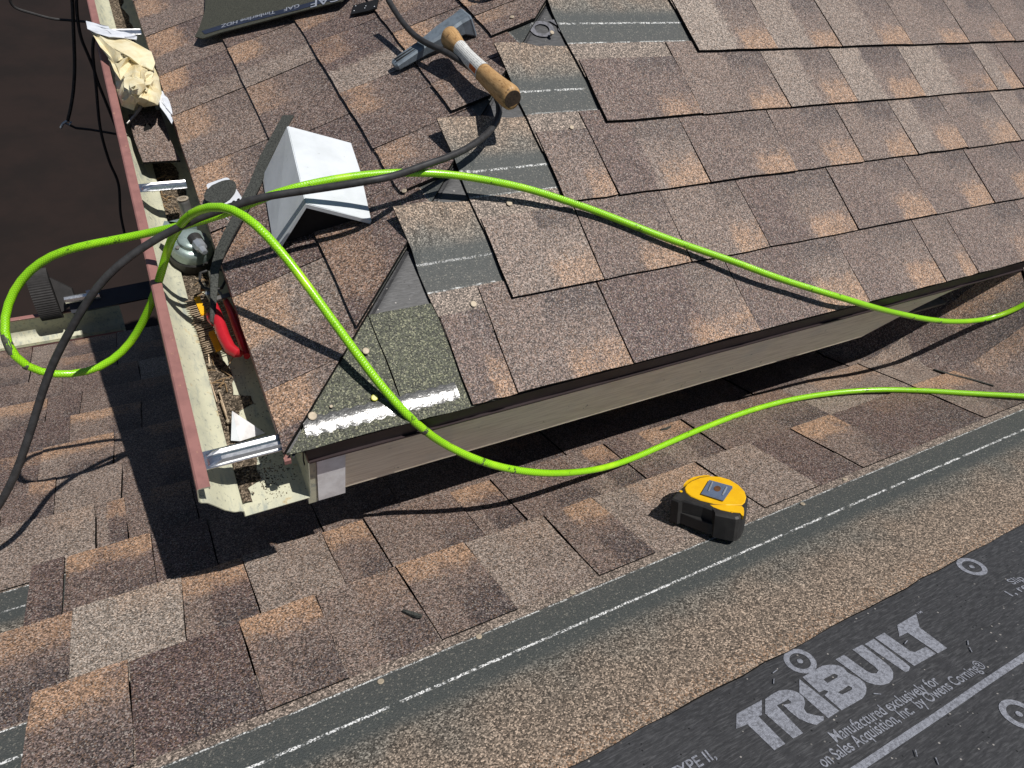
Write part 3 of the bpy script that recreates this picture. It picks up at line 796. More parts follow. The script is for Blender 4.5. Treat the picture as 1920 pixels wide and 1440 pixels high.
def text(body, a, b, hgt, anchor='L', parent=None, xf0=felt_xy, base=on_felt, bold=.012):
    """lettering whose base line runs from pixel a to pixel b of the sheet"""
    cu = bpy.data.curves.new('text', 'FONT'); cu.body = body; cu.size = 1.0; cu.offset = bold
    A, B = Vector(xf0(*a)), Vector(xf0(*b)); d = B - A; L = d.length; d.normalize(); nrm = Vector((-d.y, d.x))
    o = bpy.data.objects.new('tmp', cu); COL.objects.link(o); bpy.context.view_layer.update(); wdt = o.dimensions.x; bpy.data.objects.remove(o)
    k_ = L / wdt; hk = hgt if hgt else k_
    return from_curve(cu, 'print_lettering', parent or felt, lambda c: base(A + d * (c.x * k_) + nrm * (c.y * hk)), M['print'])
text('Manufactured exclusively for', (1568, 1393), (1763, 1281), .0185)
text('on Sales Acquisition, Inc.  by Owens Corning\u00ae', (1546, 1440), (1850, 1252), .0185)
text('(TYPE II,', (1258, 1466), (1343, 1421), .0185)
text('Slip', (1899, 1098), (1922, 1088), .0155)
text('1, re', (1893, 1122), (1926, 1106), .0155)
text('TM', (1721, 1153), (1730, 1149), .005)
lw = .0042
def band(p0, p1, w_):
    A, B = Vector(felt_xy(*p0)), Vector(felt_xy(*p1)); d = (B - A).normalized(); n_ = Vector((-d.y, d.x)) * w_
    N_ = 40; v = []; f = []
    for i in range(N_ + 1):
        c = A + (B - A) * (i / N_); v += [on_felt(c + n_), on_felt(c - n_)]
    for i in range(N_): f.append((2 * i, 2 * i + 1, 2 * i + 3, 2 * i + 2))
    mesh('print_line', v, f, M['print'], felt, [(q.x, q.y) for q in v])
band((1590, 1452), (2000, 1180), .0040)
# staples and flecks in the underlayment
for px, py, a in [(1699, 1204, .2), (1451, 1277, .7), (1453, 1259, .1), (1718, 1412, .8), (1757, 1427, .9), (1645, 1301, -.6), (1820, 1218, .9), (1815, 1205, .6)]:
    c = at(px, py, BP, -.0135); d = EX * math.cos(a) + EY * math.sin(a); e = d.cross(BP.n)
    vv, ff = box(c, d * .0040, e * .0004, BP.n * .0004); mesh('staple', vv, ff, M['print'], LR)
# letters on the felt at the top of the hip
hx = Vector((1, 0, 0)); hy = RP.t
def hip_xy(px, py):
    p = at(px, py, RP, -.0088); return (p.dot(hx), p.dot(hy))
ro = text('RO', (1064, 35), (990, 43), .046, parent=felt_hip, xf0=hip_xy, base=lambda c: hx * c[0] + hy * c[1] + RP.n * -.0088, bold=.03)
ro.data.materials.clear(); ro.data.materials.append(M['faint'])

# ---- nails
def nail(px, py, pl, parent, h, r=.0048, mat='nailhead'):
    c = at(px, py, pl, h); v, f = lathe(c, pl.n, [(-.006, r * .35), (-.0004, r * .35), (-.0002, r), (.0008, r), (.0012, r * .8)], 14)
    return mesh('nail_head', v, f, M[mat], parent)
for px, py in [(888, 570), (955, 381)]: nail(px, py, RP, HR, -.003)
for px, py, r in [(586, 780, .0055), (686, 658, .0046), (702, 746, .0046), (621, 762, .0022)]: nail(px, py, RP, HR, -.0008, r, 'capnail' if px == 702 else 'nailhead')
for px, py in [(1072, 239), (1035, 61)]: nail(px, py, RP, HR, -.001, .004)
for px, py in [(758, 358), (960, 32)]: nail(px, py, LP, HR, .002, .004)
for px, py in [(714, 1278), (898, 1194), (1073, 1111), (1505, 945), (1584, 899)]: nail(px, py, BP, LR, -.0055, .0040)
# ------------------------------------------------------------------ gutters
def sweep_sheet(prof, P, ys):
    v = []; f = []; n = len(prof)
    for y in ys:
        for x, z in prof: v.append(P(x, y, z))
    for j in range(len(ys) - 1):
        for i in range(n - 1):
            q = j * n + i; f.append((q, q + 1, q + n + 1, q + n))
    return v, f
G_OUT = [(-.0895, -.0105), (-.0885, -.0062), (-.0903, -.0050), (-.1010, -.0050), (-.1032, -.0066), (-.1050, -.0300), (-.1030, -.0345), (-.0965, -.0385), (-.0900, -.0480), (-.0800, -.0640), (-.0700, -.0745), (-.0625, -.0770), (-.0595, -.0795), (-.0590, -.0912), (.0232, -.0912), (.0247, -.0895), (.0247, -.0120)]
G_IN = [(-.0908, -.0105), (-.0902, -.0078), (-.1004, -.0065), (-.1020, -.0075), (-.1037, -.0295), (-.1018, -.0335), (-.0955, -.0372), (-.0888, -.0472), (-.0788, -.0632), (-.0690, -.0733), (-.0615, -.0758), (-.0583, -.0785), (-.0578, -.0900), (.0228, -.0900), (.0235, -.0890), (.0235, -.0120)]
def gutter(root, P, y0, y1, ny, G_OUT=G_OUT, G_IN=G_IN):
    ys = [y0 + (y1 - y0) * i / ny for i in range(ny + 1)]
    mb = MB(); mb.add(*sweep_sheet(G_OUT[6:], P, ys), mi=0); mb.add(*sweep_sheet(G_IN, P, ys), mi=1)
    # close the thin cut ends
    for y in (y0, y1):
        o_, i_ = [P(x, y, z) for x, z in G_OUT], [P(x, y, z) for x, z in G_IN]
        i2 = i_[:1] + i_
        mb.add(o_ + i2, [(k, k + 1, len(o_) + k + 1, len(o_) + k) for k in range(len(o_) - 1)], mi=1)
    mb.obj('trough', [M['gout'], M['gin']], root, smooth=True)
    mb = MB(); mb.add(*sweep_sheet(G_OUT[:7], P, ys)); mb.obj('front_lip', M['gout'], root)
def hanger(root, P, y, rot=0.0, w_=.0135, x0=-.0895, x1=.0225, z=-.0125):
    v = []; f = []; prof = [(-1, 0), (-.86, 0), (-.72, .0005), (-.55, .0045), (-.2, .0052), (.1, .0040), (.35, .0016), (.62, .0036), (.8, .0012), (1, 0)]
    xs = [x0, x0 + .004, x0 + .011, x0 + .02, x0 + .05, x1 - .03, x1]
    amp = [0, 0, .55, 1, 1, 1, 1]
    for x, a in zip(xs, amp):
        for c, h in prof: v.append(P(x, y + c * w_ + rot * (x - x0), z + h * a))
    n = len(prof)
    for i in range(len(xs) - 1):
        for j in range(n - 1):
            q = i * n + j; f.append((q, q + 1, q + n + 1, q + n))
    m_ = len(v); v += [p - Vector((0, 0, .0012)) for p in v]
    f += [tuple(m_ + i for i in reversed(q)) for q in f[:]]
    rim = [i * n for i in range(len(xs))] + [(len(xs) - 1) * n + j for j in range(1, n)] + [i * n + n - 1 for i in range(len(xs) - 2, -1, -1)] + [j for j in range(n - 2, 0, -1)]
    for k in range(len(rim)):
        a, b = rim[k], rim[(k + 1) % len(rim)]; f.append((a, b, m_ + b, m_ + a))
    return mesh('hanger', v, f, M['alu'], root, smooth=False)
GT = empty('gutter', (-.05, 0, -.09), 'upper eave gutter with faded brown lip and cream inside, full of tools and grit', 'gutter', 'eave gutters')
PG = lambda x, y, z: Vector((x + (.009 * y if x < -.03 else 0), y, z))
gutter(GT, PG, -.013, 2.6, 24)
hanger(GT, PG, at_z(378, 862, -.010).y - .0005, .0)
hanger(GT, PG, at_z(262, 352, -.012).y, -.02, .0115, x1=-.012)
hanger(GT, PG, at_z(215, 60, -.012).y, .0, .0115, x1=-.004)
YL, ZL = 1.270, -.905
GL = empty('gutter', (-.5, YL + .08, ZL - .09), 'far lower gutter with pale green inside below the ladder stand-off', 'gutter', 'eave gutters')
PL2 = lambda x, y, z: Vector((y, YL - x + .012, ZL + z - .012))
deep = {-.1018: (-.1022, -.045), -.0955: (-.1008, -.060), -.0888: (-.0965, -.072), -.0788: (-.0880, -.081), -.0690: (-.0750, -.0845), -.0615: (-.0630, -.0860)}
GI2 = [deep.get(x, (x, z)) for x, z in G_IN]
deepo = {-.1030: (-.1035, -.046), -.0965: (-.1021, -.061), -.0900: (-.0978, -.0735), -.0800: (-.0890, -.0828), -.0700: (-.0755, -.0860), -.0625: (-.0640, -.0875)}
gutter(GL, PL2, -2.0, -.22, 8, [deepo.get(x, (x, z)) for x, z in G_OUT], GI2)
# grit and granules washed into the gutter
gb = MB(); vs = []; fs = []; ny, nx = 230, 12
for j in range(ny + 1):
    y = .004 + 1.75 * j / ny
    wob = .004 * math.sin(y * 37) + .003 * math.sin(y * 83 + 1) + rnd(-.0015, .0015)
    xr = -.030 + wob + (.016 if .42 < y < .52 or y > .62 else 0) + (.020 if abs(y - .172) < .012 else 0)
    if y < .03: xr = -.047 + wob * .4
    for i in range(nx + 1):
        u = i / nx; x = -.0570 + (xr + .0570) * u
        h = .0048 * (math.sin(math.pi * min(1, u * .75 + .25)) ** .7) * (.65 + .35 * math.sin(y * 29 + 2 * u)) + rnd(0, .0012)
        vs.append(Vector((x, y, -.0898 + (h if 0 < i < nx else .0002 if i == nx else .004))))
for j in range(ny):
    for i in range(nx): q = j * (nx + 1) + i; fs.append((q, q + 1, q + nx + 2, q + nx + 1))
gb.add(vs, fs)
def grain(mb, c, r):
    c = Vector(c); a = rnd(0, 6.28); v = []
    for k in range(4): v.append(c + Vector((math.cos(a + k * 1.571) * r * rnd(.6, 1.2), math.sin(a + k * 1.571) * r * rnd(.6, 1.2), 0)))
    v.append(c + Vector((0, 0, r * .8))); mb.add(v, [(0, 1, 4), (1, 2, 4), (2, 3, 4), (3, 0, 4)])
for _ in range(520):
    y = random.choice([rnd(.0, .12), rnd(.0, .07), rnd(.1, .34), rnd(.02, .05)]); x = -.03 + abs(random.gauss(0, .02)) if y < .12 else rnd(-.03, .02)
    if x < .022: grain(gb, (x, y, -.0899), rnd(.0004, .0013))
for _ in range(60): grain(gb, (rnd(-.056, -.03), rnd(0, 1.2), -.0855), rnd(.001, .0024))
tag(gb.obj('gutter_grit', M['grit'], loc=(-.04, .5, -.09)), 'washed-off brown granules lying along the gutter bottom', 'grit', kind='stuff')

# ------------------------------------------------------------------ hoses
GREEN=[(1.6169,-0.0563,-0.0487),(1.6047,-0.0553,-0.0647),(1.5922,-0.0536,-0.0803),(1.5791,-0.0507,-0.0952),(1.5654,-0.0464,-0.1090),(1.5505,-0.0412,-0.1206),(1.5337,-0.0364,-0.1283),(1.5149,-0.0331,-0.1314),(1.4952,-0.0310,-0.1310),(1.4753,-0.0297,-0.1287),(1.4555,-0.0291,-0.1252),(1.4359,-0.0288,-0.1210),(1.4163,-0.0288,-0.1162),(1.3969,-0.0289,-0.1111),(1.3775,-0.0290,-0.1058),(1.3581,-0.0290,-0.1003),(1.3388,-0.0289,-0.0947),(1.3195,-0.0283,-0.0892),(1.3001,-0.0271,-0.0838),(1.2807,-0.0253,-0.0787),(1.2614,-0.0226,-0.0738),(1.2422,-0.0195,-0.0689),(1.2230,-0.0162,-0.0638),(1.2039,-0.0134,-0.0583),(1.1848,-0.0115,-0.0522),(1.1659,-0.0106,-0.0456),(1.1471,-0.0105,-0.0385),(1.1284,-0.0109,-0.0310),(1.1098,-0.0117,-0.0234),(1.0912,-0.0123,-0.0157),(1.0726,-0.0125,-0.0082),(1.0539,-0.0122,-0.0007),(1.0351,-0.0113,0.0065),(1.0164,-0.0094,0.0134),(0.9976,-0.0064,0.0198),(0.9790,-0.0018,0.0254),(0.9606,0.0046,0.0299),(0.9425,0.0126,0.0334),(0.9247,0.0214,0.0365),(0.9070,0.0305,0.0394),(0.8893,0.0395,0.0425),(0.8715,0.0482,0.0459),(0.8537,0.0568,0.0497),(0.8360,0.0656,0.0536),(0.8186,0.0749,0.0574),(0.8015,0.0848,0.0612),(0.7846,0.0951,0.0646),(0.7679,0.1058,0.0676),(0.7512,0.1168,0.0702),(0.7344,0.1276,0.0726),(0.7175,0.1382,0.0753),(0.7004,0.1484,0.0782),(0.6832,0.1584,0.0814),(0.6662,0.1686,0.0847),(0.6494,0.1792,0.0879),(0.6328,0.1901,0.0912),(0.6161,0.2008,0.0945),(0.5993,0.2112,0.0981),(0.5822,0.2212,0.1020),(0.5649,0.2305,0.1061),(0.5472,0.2389,0.1105),(0.5292,0.2465,0.1150),(0.5109,0.2535,0.1197),(0.4925,0.2602,0.1244),(0.4740,0.2665,0.1292),(0.4553,0.2724,0.1339),(0.4364,0.2776,0.1383),(0.4173,0.2824,0.1423),(0.3980,0.2868,0.1460),(0.3787,0.2912,0.1494),(0.3593,0.2955,0.1526),(0.3398,0.2995,0.1555),(0.3202,0.3033,0.1577),(0.3005,0.3072,0.1591),(0.2808,0.3112,0.1596),(0.2611,0.3150,0.1596),(0.2412,0.3183,0.1591),(0.2213,0.3209,0.1584),(0.2013,0.3229,0.1574),(0.1813,0.3241,0.1561),(0.1613,0.3247,0.1544),(0.1413,0.3250,0.1523),(0.1214,0.3254,0.1494),(0.1018,0.3266,0.1453),(0.0828,0.3286,0.1396),(0.0643,0.3310,0.1322),(0.0463,0.3338,0.1237),(0.0286,0.3374,0.1149),(0.0111,0.3420,0.1062),(-0.0062,0.3477,0.0978),(-0.0231,0.3544,0.0893),(-0.0392,0.3624,0.0806),(-0.0540,0.3718,0.0717),(-0.0679,0.3822,0.0623),(-0.0826,0.3915,0.0536),(-0.0995,0.3985,0.0465),(-0.1181,0.4032,0.0411),(-0.1374,0.4066,0.0369),(-0.1569,0.4096,0.0329),(-0.1760,0.4129,0.0280),(-0.1944,0.4168,0.0214),(-0.2120,0.4206,0.0128),(-0.2287,0.4232,0.0022),(-0.2444,0.4241,-0.0100),(-0.2589,0.4229,-0.0235),(-0.2720,0.4186,-0.0375),(-0.2831,0.4103,-0.0513),(-0.2914,0.3984,-0.0642),(-0.2962,0.3841,-0.0765),(-0.2968,0.3699,-0.0895),(-0.2928,0.3588,-0.1041),(-0.2840,0.3519,-0.1192),(-0.2707,0.3483,-0.1324),(-0.2540,0.3468,-0.1421),(-0.2352,0.3464,-0.1476),(-0.2158,0.3468,-0.1487),(-0.1966,0.3481,-0.1455),(-0.1784,0.3507,-0.1383),(-0.1619,0.3542,-0.1281),(-0.1475,0.3574,-0.1151),(-0.1353,0.3592,-0.0997),(-0.1248,0.3594,-0.0827),(-0.1153,0.3589,-0.0649),(-0.1065,0.3583,-0.0469),(-0.0982,0.3579,-0.0286),(-0.0901,0.3582,-0.0102),(-0.0822,0.3596,0.0082),(-0.0745,0.3613,0.0265),(-0.0674,0.3607,0.0445),(-0.0612,0.3558,0.0617),(-0.0549,0.3481,0.0783),(-0.0479,0.3402,0.0949),(-0.0401,0.3318,0.1110),(-0.0313,0.3220,0.1257),(-0.0208,0.3112,0.1385),(-0.0088,0.2995,0.1489),(0.0032,0.2859,0.1566),(0.0144,0.2704,0.1611),(0.0247,0.2537,0.1620),(0.0345,0.2368,0.1591),(0.0438,0.2203,0.1529),(0.0525,0.2042,0.1448),(0.0607,0.1882,0.1358),(0.0684,0.1722,0.1264),(0.0759,0.1563,0.1166),(0.0833,0.1406,0.1064),(0.0907,0.1251,0.0959),(0.0982,0.1098,0.0853),(0.1057,0.0945,0.0745),(0.1133,0.0795,0.0635),(0.1212,0.0649,0.0521),(0.1294,0.0506,0.0407),(0.1381,0.0362,0.0297),(0.1473,0.0222,0.0188),(0.1574,0.0102,0.0070),(0.1685,0.0018,-0.0066),(0.1804,-0.0030,-0.0217),(0.1926,-0.0060,-0.0373),(0.2055,-0.0086,-0.0524),(0.2194,-0.0124,-0.0661),(0.2343,-0.0179,-0.0780),(0.2500,-0.0243,-0.0886),(0.2663,-0.0303,-0.0987),(0.2830,-0.0353,-0.1087),(0.3002,-0.0397,-0.1180),(0.3179,-0.0437,-0.1267),(0.3358,-0.0470,-0.1352),(0.3536,-0.0490,-0.1441),(0.3711,-0.0495,-0.1539),(0.3883,-0.0488,-0.1642),(0.4053,-0.0472,-0.1748),(0.4223,-0.0453,-0.1854),(0.4396,-0.0433,-0.1955),(0.4572,-0.0415,-0.2050),(0.4753,-0.0398,-0.2137),(0.4937,-0.0381,-0.2216),(0.5124,-0.0363,-0.2288),(0.5313,-0.0343,-0.2351),(0.5506,-0.0322,-0.2406),(0.5700,-0.0300,-0.2451),(0.5897,-0.0279,-0.2484),(0.6096,-0.0258,-0.2506),(0.6295,-0.0238,-0.2520),(0.6495,-0.0217,-0.2528),(0.6695,-0.0197,-0.2536),(0.6895,-0.0176,-0.2544),(0.7095,-0.0155,-0.2554),(0.7295,-0.0134,-0.2564),(0.7495,-0.0114,-0.2574),(0.7695,-0.0095,-0.2584),(0.7896,-0.0079,-0.2592),(0.8096,-0.0066,-0.2597),(0.8297,-0.0055,-0.2599),(0.8498,-0.0046,-0.2599),(0.8699,-0.0040,-0.2598),(0.8901,-0.0037,-0.2597),(0.9102,-0.0037,-0.2595),(0.9303,-0.0041,-0.2592),(0.9504,-0.0049,-0.2588),(0.9705,-0.0061,-0.2581),(0.9905,-0.0078,-0.2571),(1.0104,-0.0100,-0.2560),(1.0303,-0.0128,-0.2546),(1.0501,-0.0162,-0.2530),(1.0697,-0.0201,-0.2511),(1.0892,-0.0247,-0.2488),(1.1085,-0.0298,-0.2463),(1.1276,-0.0354,-0.2435),(1.1465,-0.0416,-0.2405),(1.1651,-0.0484,-0.2371),(1.1833,-0.0559,-0.2332),(1.2012,-0.0642,-0.2291),(1.2187,-0.0730,-0.2248),(1.2358,-0.0825,-0.2203),(1.2525,-0.0927,-0.2154),(1.2687,-0.1034,-0.2103),(1.2845,-0.1146,-0.2048),(1.3000,-0.1261,-0.1992),(1.3153,-0.1379,-0.1934),(1.3305,-0.1497,-0.1877),(1.3457,-0.1615,-0.1818),(1.3609,-0.1733,-0.1759),(1.3759,-0.1852,-0.1697),(1.3908,-0.1971,-0.1632),(1.4056,-0.2090,-0.1568),(1.4206,-0.2210,-0.1505),(1.4356,-0.2330,-0.1446),(1.4506,-0.2451,-0.1389)]
GREEN = [Vector(p) for p in GREEN]
BLACK=[(0.3895,0.7597,0.2182),(0.3917,0.7400,0.2128),(0.3935,0.7201,0.2085),(0.3951,0.6999,0.2055),(0.3969,0.6795,0.2037),(0.3992,0.6592,0.2030),(0.4029,0.6391,0.2034),(0.4080,0.6194,0.2048),(0.4142,0.6000,0.2072),(0.4200,0.5806,0.2101),(0.4253,0.5609,0.2126),(0.4309,0.5414,0.2139),(0.4376,0.5220,0.2137),(0.4450,0.5030,0.2123),(0.4521,0.4840,0.2097),(0.4580,0.4651,0.2054),(0.4610,0.4463,0.1993),(0.4594,0.4277,0.1930),(0.4526,0.4099,0.1878),(0.4417,0.3935,0.1843),(0.4278,0.3789,0.1819),(0.4124,0.3655,0.1804),(0.3960,0.3533,0.1795),(0.3788,0.3424,0.1785),(0.3606,0.3332,0.1769),(0.3416,0.3256,0.1753),(0.3222,0.3193,0.1742),(0.3024,0.3138,0.1733),(0.2826,0.3087,0.1721),(0.2630,0.3032,0.1710),(0.2443,0.2965,0.1712),(0.2264,0.2898,0.1728),(0.2083,0.2864,0.1733),(0.1896,0.2879,0.1708),(0.1706,0.2925,0.1663),(0.1518,0.2981,0.1613),(0.1327,0.3034,0.1566),(0.1131,0.3080,0.1525),(0.0934,0.3122,0.1487),(0.0737,0.3163,0.1447),(0.0545,0.3207,0.1394),(0.0357,0.3249,0.1325),(0.0171,0.3287,0.1249),(-0.0017,0.3321,0.1174),(-0.0204,0.3349,0.1096),(-0.0390,0.3367,0.1013),(-0.0575,0.3377,0.0925),(-0.0758,0.3376,0.0833),(-0.0940,0.3358,0.0742),(-0.1120,0.3322,0.0652),(-0.1296,0.3274,0.0559),(-0.1461,0.3223,0.0452),(-0.1613,0.3179,0.0324),(-0.1751,0.3145,0.0178),(-0.1880,0.3114,0.0022),(-0.2006,0.3081,-0.0137),(-0.2130,0.3044,-0.0297),(-0.2251,0.3004,-0.0458),(-0.2368,0.2960,-0.0620),(-0.2480,0.2908,-0.0784),(-0.2584,0.2846,-0.0949),(-0.2685,0.2776,-0.1114),(-0.2783,0.2702,-0.1279),(-0.2881,0.2624,-0.1441),(-0.2980,0.2537,-0.1599),(-0.3082,0.2446,-0.1752),(-0.3188,0.2355,-0.1902),(-0.3298,0.2269,-0.2053),(-0.3415,0.2197,-0.2204),(-0.3539,0.2143,-0.2357),(-0.3665,0.2111,-0.2515),(-0.3791,0.2091,-0.2675)]
BLACK = [Vector(p) for p in BLACK]
vv, ff, uv = tube(GREEN, .0057, 14)
AH = tag(mesh('air_hose', vv, ff, M['hose'], None, uv, True, loc=GREEN[120]), 'bright green braided air hose looping over the roof edge and gutter', 'hose')
def proj(p):
    q = p - CAM; c = [r.dot(q) for r in RROW]; return Vector((960 + F_PX * c[0] / c[2], 720 + F_PX * c[1] / c[2]))
tar = mat_plain('dark_tar_smear', (.045, .045, .040), .6, .3, scale=300, col2=(.10, .11, .07))
for px, py, L_ in ((1757, 600, .012), (1842, 598, .016), (1707, 592, .006), (900, 853, .005), (953, 879, .005), (805, 808, .012), (14, 640, .030), (40, 690, .008)):
    i_ = min(range(2, len(GREEN) - 2), key=lambda i: (proj(GREEN[i]) - Vector((px, py))).length)
    d_ = (GREEN[i_ + 1] - GREEN[i_ - 1]).normalized(); n_ = 5
    P_ = [GREEN[i_] + d_ * (L_ * (k / (n_ - 1) - .5)) - Vector((0, 0, .0006)) for k in range(n_)]
    vv, ff, uv = tube(P_, [.0048, .0060, .00615, .0060, .0048], 12); mesh('tar_smear', vv, ff, tar, AH, uv, True)
vv, ff, uv = tube(BLACK, .0052, 12)
tag(mesh('power_cord', vv, ff, M['rubber'], None, uv, True, loc=BLACK[30]), 'thick black cord running under the hammer handle and beside the green hose', 'cord')

# ------------------------------------------------------------------ white roof vent
Lh = lambda px, py, h=0: at(px, py, LP, h)
bl, lm = Lh(515, 473, .004), Lh(492, 332, .004); rf, rm, rb = Lh(696, 413, .004), Lh(675, 319, .004), Lh(658, 268, .004)
rfr = Vector((.118, .326, .119)); rbk = Vector((.141, .512, .130))
VT = empty('roof_vent', (bl + lm + rf + rm) / 4, 'white gable-shaped sheet metal roof vent with dark open mouth', 'vent')
def skin(pts, th):
    a, b, c = pts[0], pts[1], pts[2]; n = (b - a).cross(c - a).normalized()
    if n.z < 0: n = -n
    return prism(pts, n * -th)
inn = lambda p: p
m = MB(); m.add(*skin([rbk, lm, bl, rfr], .0016)); m.obj('left_panel', M['white'], VT)
m = MB(); m.add(*skin([rbk + Vector((.0015, 0, .0006)), rfr + Vector((.0015, 0, .0006)), rf, rm, rb], .0016)); m.obj('right_panel', M['white'], VT)
m = MB(); m.add(*prism([rbk - Vector((0, .002, .003)), rb - Vector((0, .002, 0)), lm + Vector((0, -.002, 0))], (0, .0015, -.0006))); m.obj('back_panel', M['white'], VT)
# front lips folded in along the mouth
def lip(a, b, inner, w_=.010):
    d = (b - a).normalized(); q = (inner - (a + b) / 2); q = (q - d * q.dot(d)).normalized() * w_
    return prism([a, b, b + q, a + q], Vector((0, .0012, 0)))
mid = (bl + rf) / 2 + Vector((0, .0, .02))
off = Vector((.0, -.0012, .0))
m = MB(); m.add(*lip(rfr + off, rf + off, mid, .006)); m.add(*lip(rfr + off, bl + off, mid, .004)); m.obj('front_flange', M['white'], VT)
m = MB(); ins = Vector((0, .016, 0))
m.add(*prism([rfr + ins - Vector((0, 0, .006)), rf + ins + Vector((-.006, 0, -.004)), bl + ins + Vector((.006, 0, 0))], (0, .003, 0))); m.obj('dark_mouth_sheet', M['black'], VT)  # black sheet stands for the hood's dark inner paint and the shade inside

# ------------------------------------------------------------------ felt strip draped from the vent into the gutter
cl = [((541, 217), .003, 14), ((524, 246), .0045, 13.5), ((500, 292), .006, 13), ((478, 346), .009, 12), ((452, 396), .014, 11.5), ((430, 436), .018, 10.5), ((414, 470), .014, 8.5)]
pts = [Lh(*c, h) for c, h, _ in cl] + [at_z(403, 505, .000), at_z(400, 552, -.014), at_z(398, 606, -.028)]
wd = [.0105, .0105, .0105, .0100, .0098, .0092, .0085, .0065, .0050, .0040]
v = []; f = []; n = len(pts)
for i, p in enumerate(pts):
    d = (pts[min(i + 1, n - 1)] - pts[max(i - 1, 0)]).normalized(); sd_ = d.cross(LP.n).normalized()
    tw = max(0, (i - 6) / 3.0); sd_ = (sd_ * (1 - tw * .6) + Vector((0, 0, 1)) * tw * .8).normalized()
    up = sd_.cross(d).normalized()
    if up.z < 0: up = -up
    for a, b in ((-1, 1), (1, 1), (1, -1), (-1, -1)): v.append(p + sd_ * a * (wd[i] + rnd(-.0006, .0006)) + up * b * .0014)
for i in range(n - 1):
    for k in range(4): f.append((i * 4 + k, i * 4 + (k + 1) % 4, i * 4 + 4 + (k + 1) % 4, i * 4 + 4 + k))
f += [(0, 1, 2, 3), ((n - 1) * 4 + 3, (n - 1) * 4 + 2, (n - 1) * 4 + 1, (n - 1) * 4)]
tag(mesh('felt_strip', v, f, M['scrap'], loc=pts[3]), 'narrow dark strip lying beside the white vent and hanging into the gutter', 'strip')

# ------------------------------------------------------------------ white plate with a round grit patch, wire hook
c4 = [Lh(384, 346, .012), Lh(428, 331, .012), Lh(457, 376, .012), Lh(421, 400, .012)]
PT = empty('base_plate', sum(c4, Vector()) / 4, 'small white plastic plate under a dark round patch beside the gutter', 'plate')
def rounded(c4, r=.16):
    out = []
    for i in range(4):
        a, b, c = c4[i - 1], c4[i], c4[(i + 1) % 4]
        p0, p1 = b + (a - b) * r, b + (c - b) * r
        for k in range(4):
            t_ = k / 3; out.append(p0 * (1 - t_) ** 2 + b * 2 * t_ * (1 - t_) + p1 * t_ ** 2)
    return out
m = MB(); m.add(*prism(rounded(c4), LP.n * -.003)); m.obj('plate', M['plastic'], PT)
cc = Lh(413, 359, .0155); out = []
for k in range(26):
    a = 2 * math.pi * k / 26; r = .0262 * (1 + .05 * math.sin(3 * a) + rnd(-.03, .03))
    out.append(cc + Vector((math.cos(a) * r * CP, math.sin(a) * r, math.cos(a) * r * math.sin(PU))))
m = MB(); m.add(*prism(out, LP.n * -.0025)); m.obj('round_patch', M['scrap'], PT)
for px, py in ((447, 374), (438, 378)):
    m = MB(); m.add(*lathe(Lh(px, py, .0122), LP.n, [(-.001, .0024), (.0003, .0024)], 12)); m.obj('screw_hole', M['black'], PT)
hk = [Lh(444, 387, .030), Lh(452, 388, .034), Lh(459, 394, .030), Lh(456, 402, .020)]
hk2 = [Lh(426, 397, .030), Lh(423, 402, .030), Lh(424, 409, .026), Lh(428, 412, .020)]
vv, ff, uv = tube(hk, .0011, 6); m = MB(); m.add(vv, ff); vv, ff, uv = tube(hk2, .0011, 6); m.add(vv, ff)
tag(m.obj('wire_hook', M['plastic'], loc=hk[0]), 'thin white wire hook around the crossing hoses', 'hook')

# ------------------------------------------------------------------ hammer
hb, hp = Lh(737, 119, .016), Lh(875, 35, .026)            # blade tip and poll, along the head
HM = empty('roofing_hammer', (.43, .60, .20), 'roofing hammer with grey steel head and wooden handle carrying a paper label', 'hammer')
ax = (hp - hb).normalized(); hu = (LP.n - ax * LP.n.dot(ax)).normalized(); hv = hu.cross(ax)     # hv: sideways
hL = (hp - hb).length
def head_sec(x, w_, z0, z1, n=2):
    c = hb + ax * x; b = min(w_, (z1 - z0)) * .22
    return [c + hv * a + hu * z for a, z in ((-w_ + b, z0), (w_ - b, z0), (w_, z0 + b), (w_, z1 - b), (w_ - b, z1), (-w_ + b, z1), (-w_, z1 - b), (-w_, z0 + b))]
secs = [(0.0, .0085, -.010, -.001), (.004, .0120, -.011, .001), (.03, .0128, -.012, .003), (.062, .0132, -.013, .005), (.085, .0160, -.014, .007), (.105, .0185, -.015, .009), (.122, .0180, -.013, .010), (.138, .0175, -.016, .011), (.152, .0195, -.026, .012), (hL, .0205, -.030, .0125), (hL + .003, .0185, -.028, .0105)]
v = []; f = []
for s_ in secs: v += head_sec(*s_)
for i in range(len(secs) - 1):
    for k in range(8): f.append((i * 8 + k, i * 8 + (k + 1) % 8, i * 8 + 8 + (k + 1) % 8, i * 8 + 8 + k))
f += [tuple(range(7, -1, -1)), tuple((len(secs) - 1) * 8 + k for k in range(8))]
head = mesh('head', v, f, M['steel'], HM)
for a in (-.0035, .0035):
    c = hb + ax * .036 + hv * a + hu * .0034; m = MB(); m.add(*box(c, ax * .030, hv * .0011, hu * .0006)); m.obj('blade_groove', M['brub'], HM)
h0, h1 = Lh(843, 70, .040), Vector((.446, .372, .236))
if hv.dot(h1 - h0) < 0: hv_ = -hv
d = (h1 - h0); Lh_ = d.length; d.normalize()
prof = [(-.010, .012), (-.004, .0165), (.0, .0186), (.012, .0184), (.030, .0160), (.050, .0138), (.080, .0130), (.12, .0140), (.155, .0156), (.19, .0166), (.22, .0174), (.245, .0186), (.262, .0192), (.271, .0187), (.276, .0165), (.278, .013)]
sag = lambda x: -.009 * math.sin(math.pi * min(max(x / .27, 0), 1))
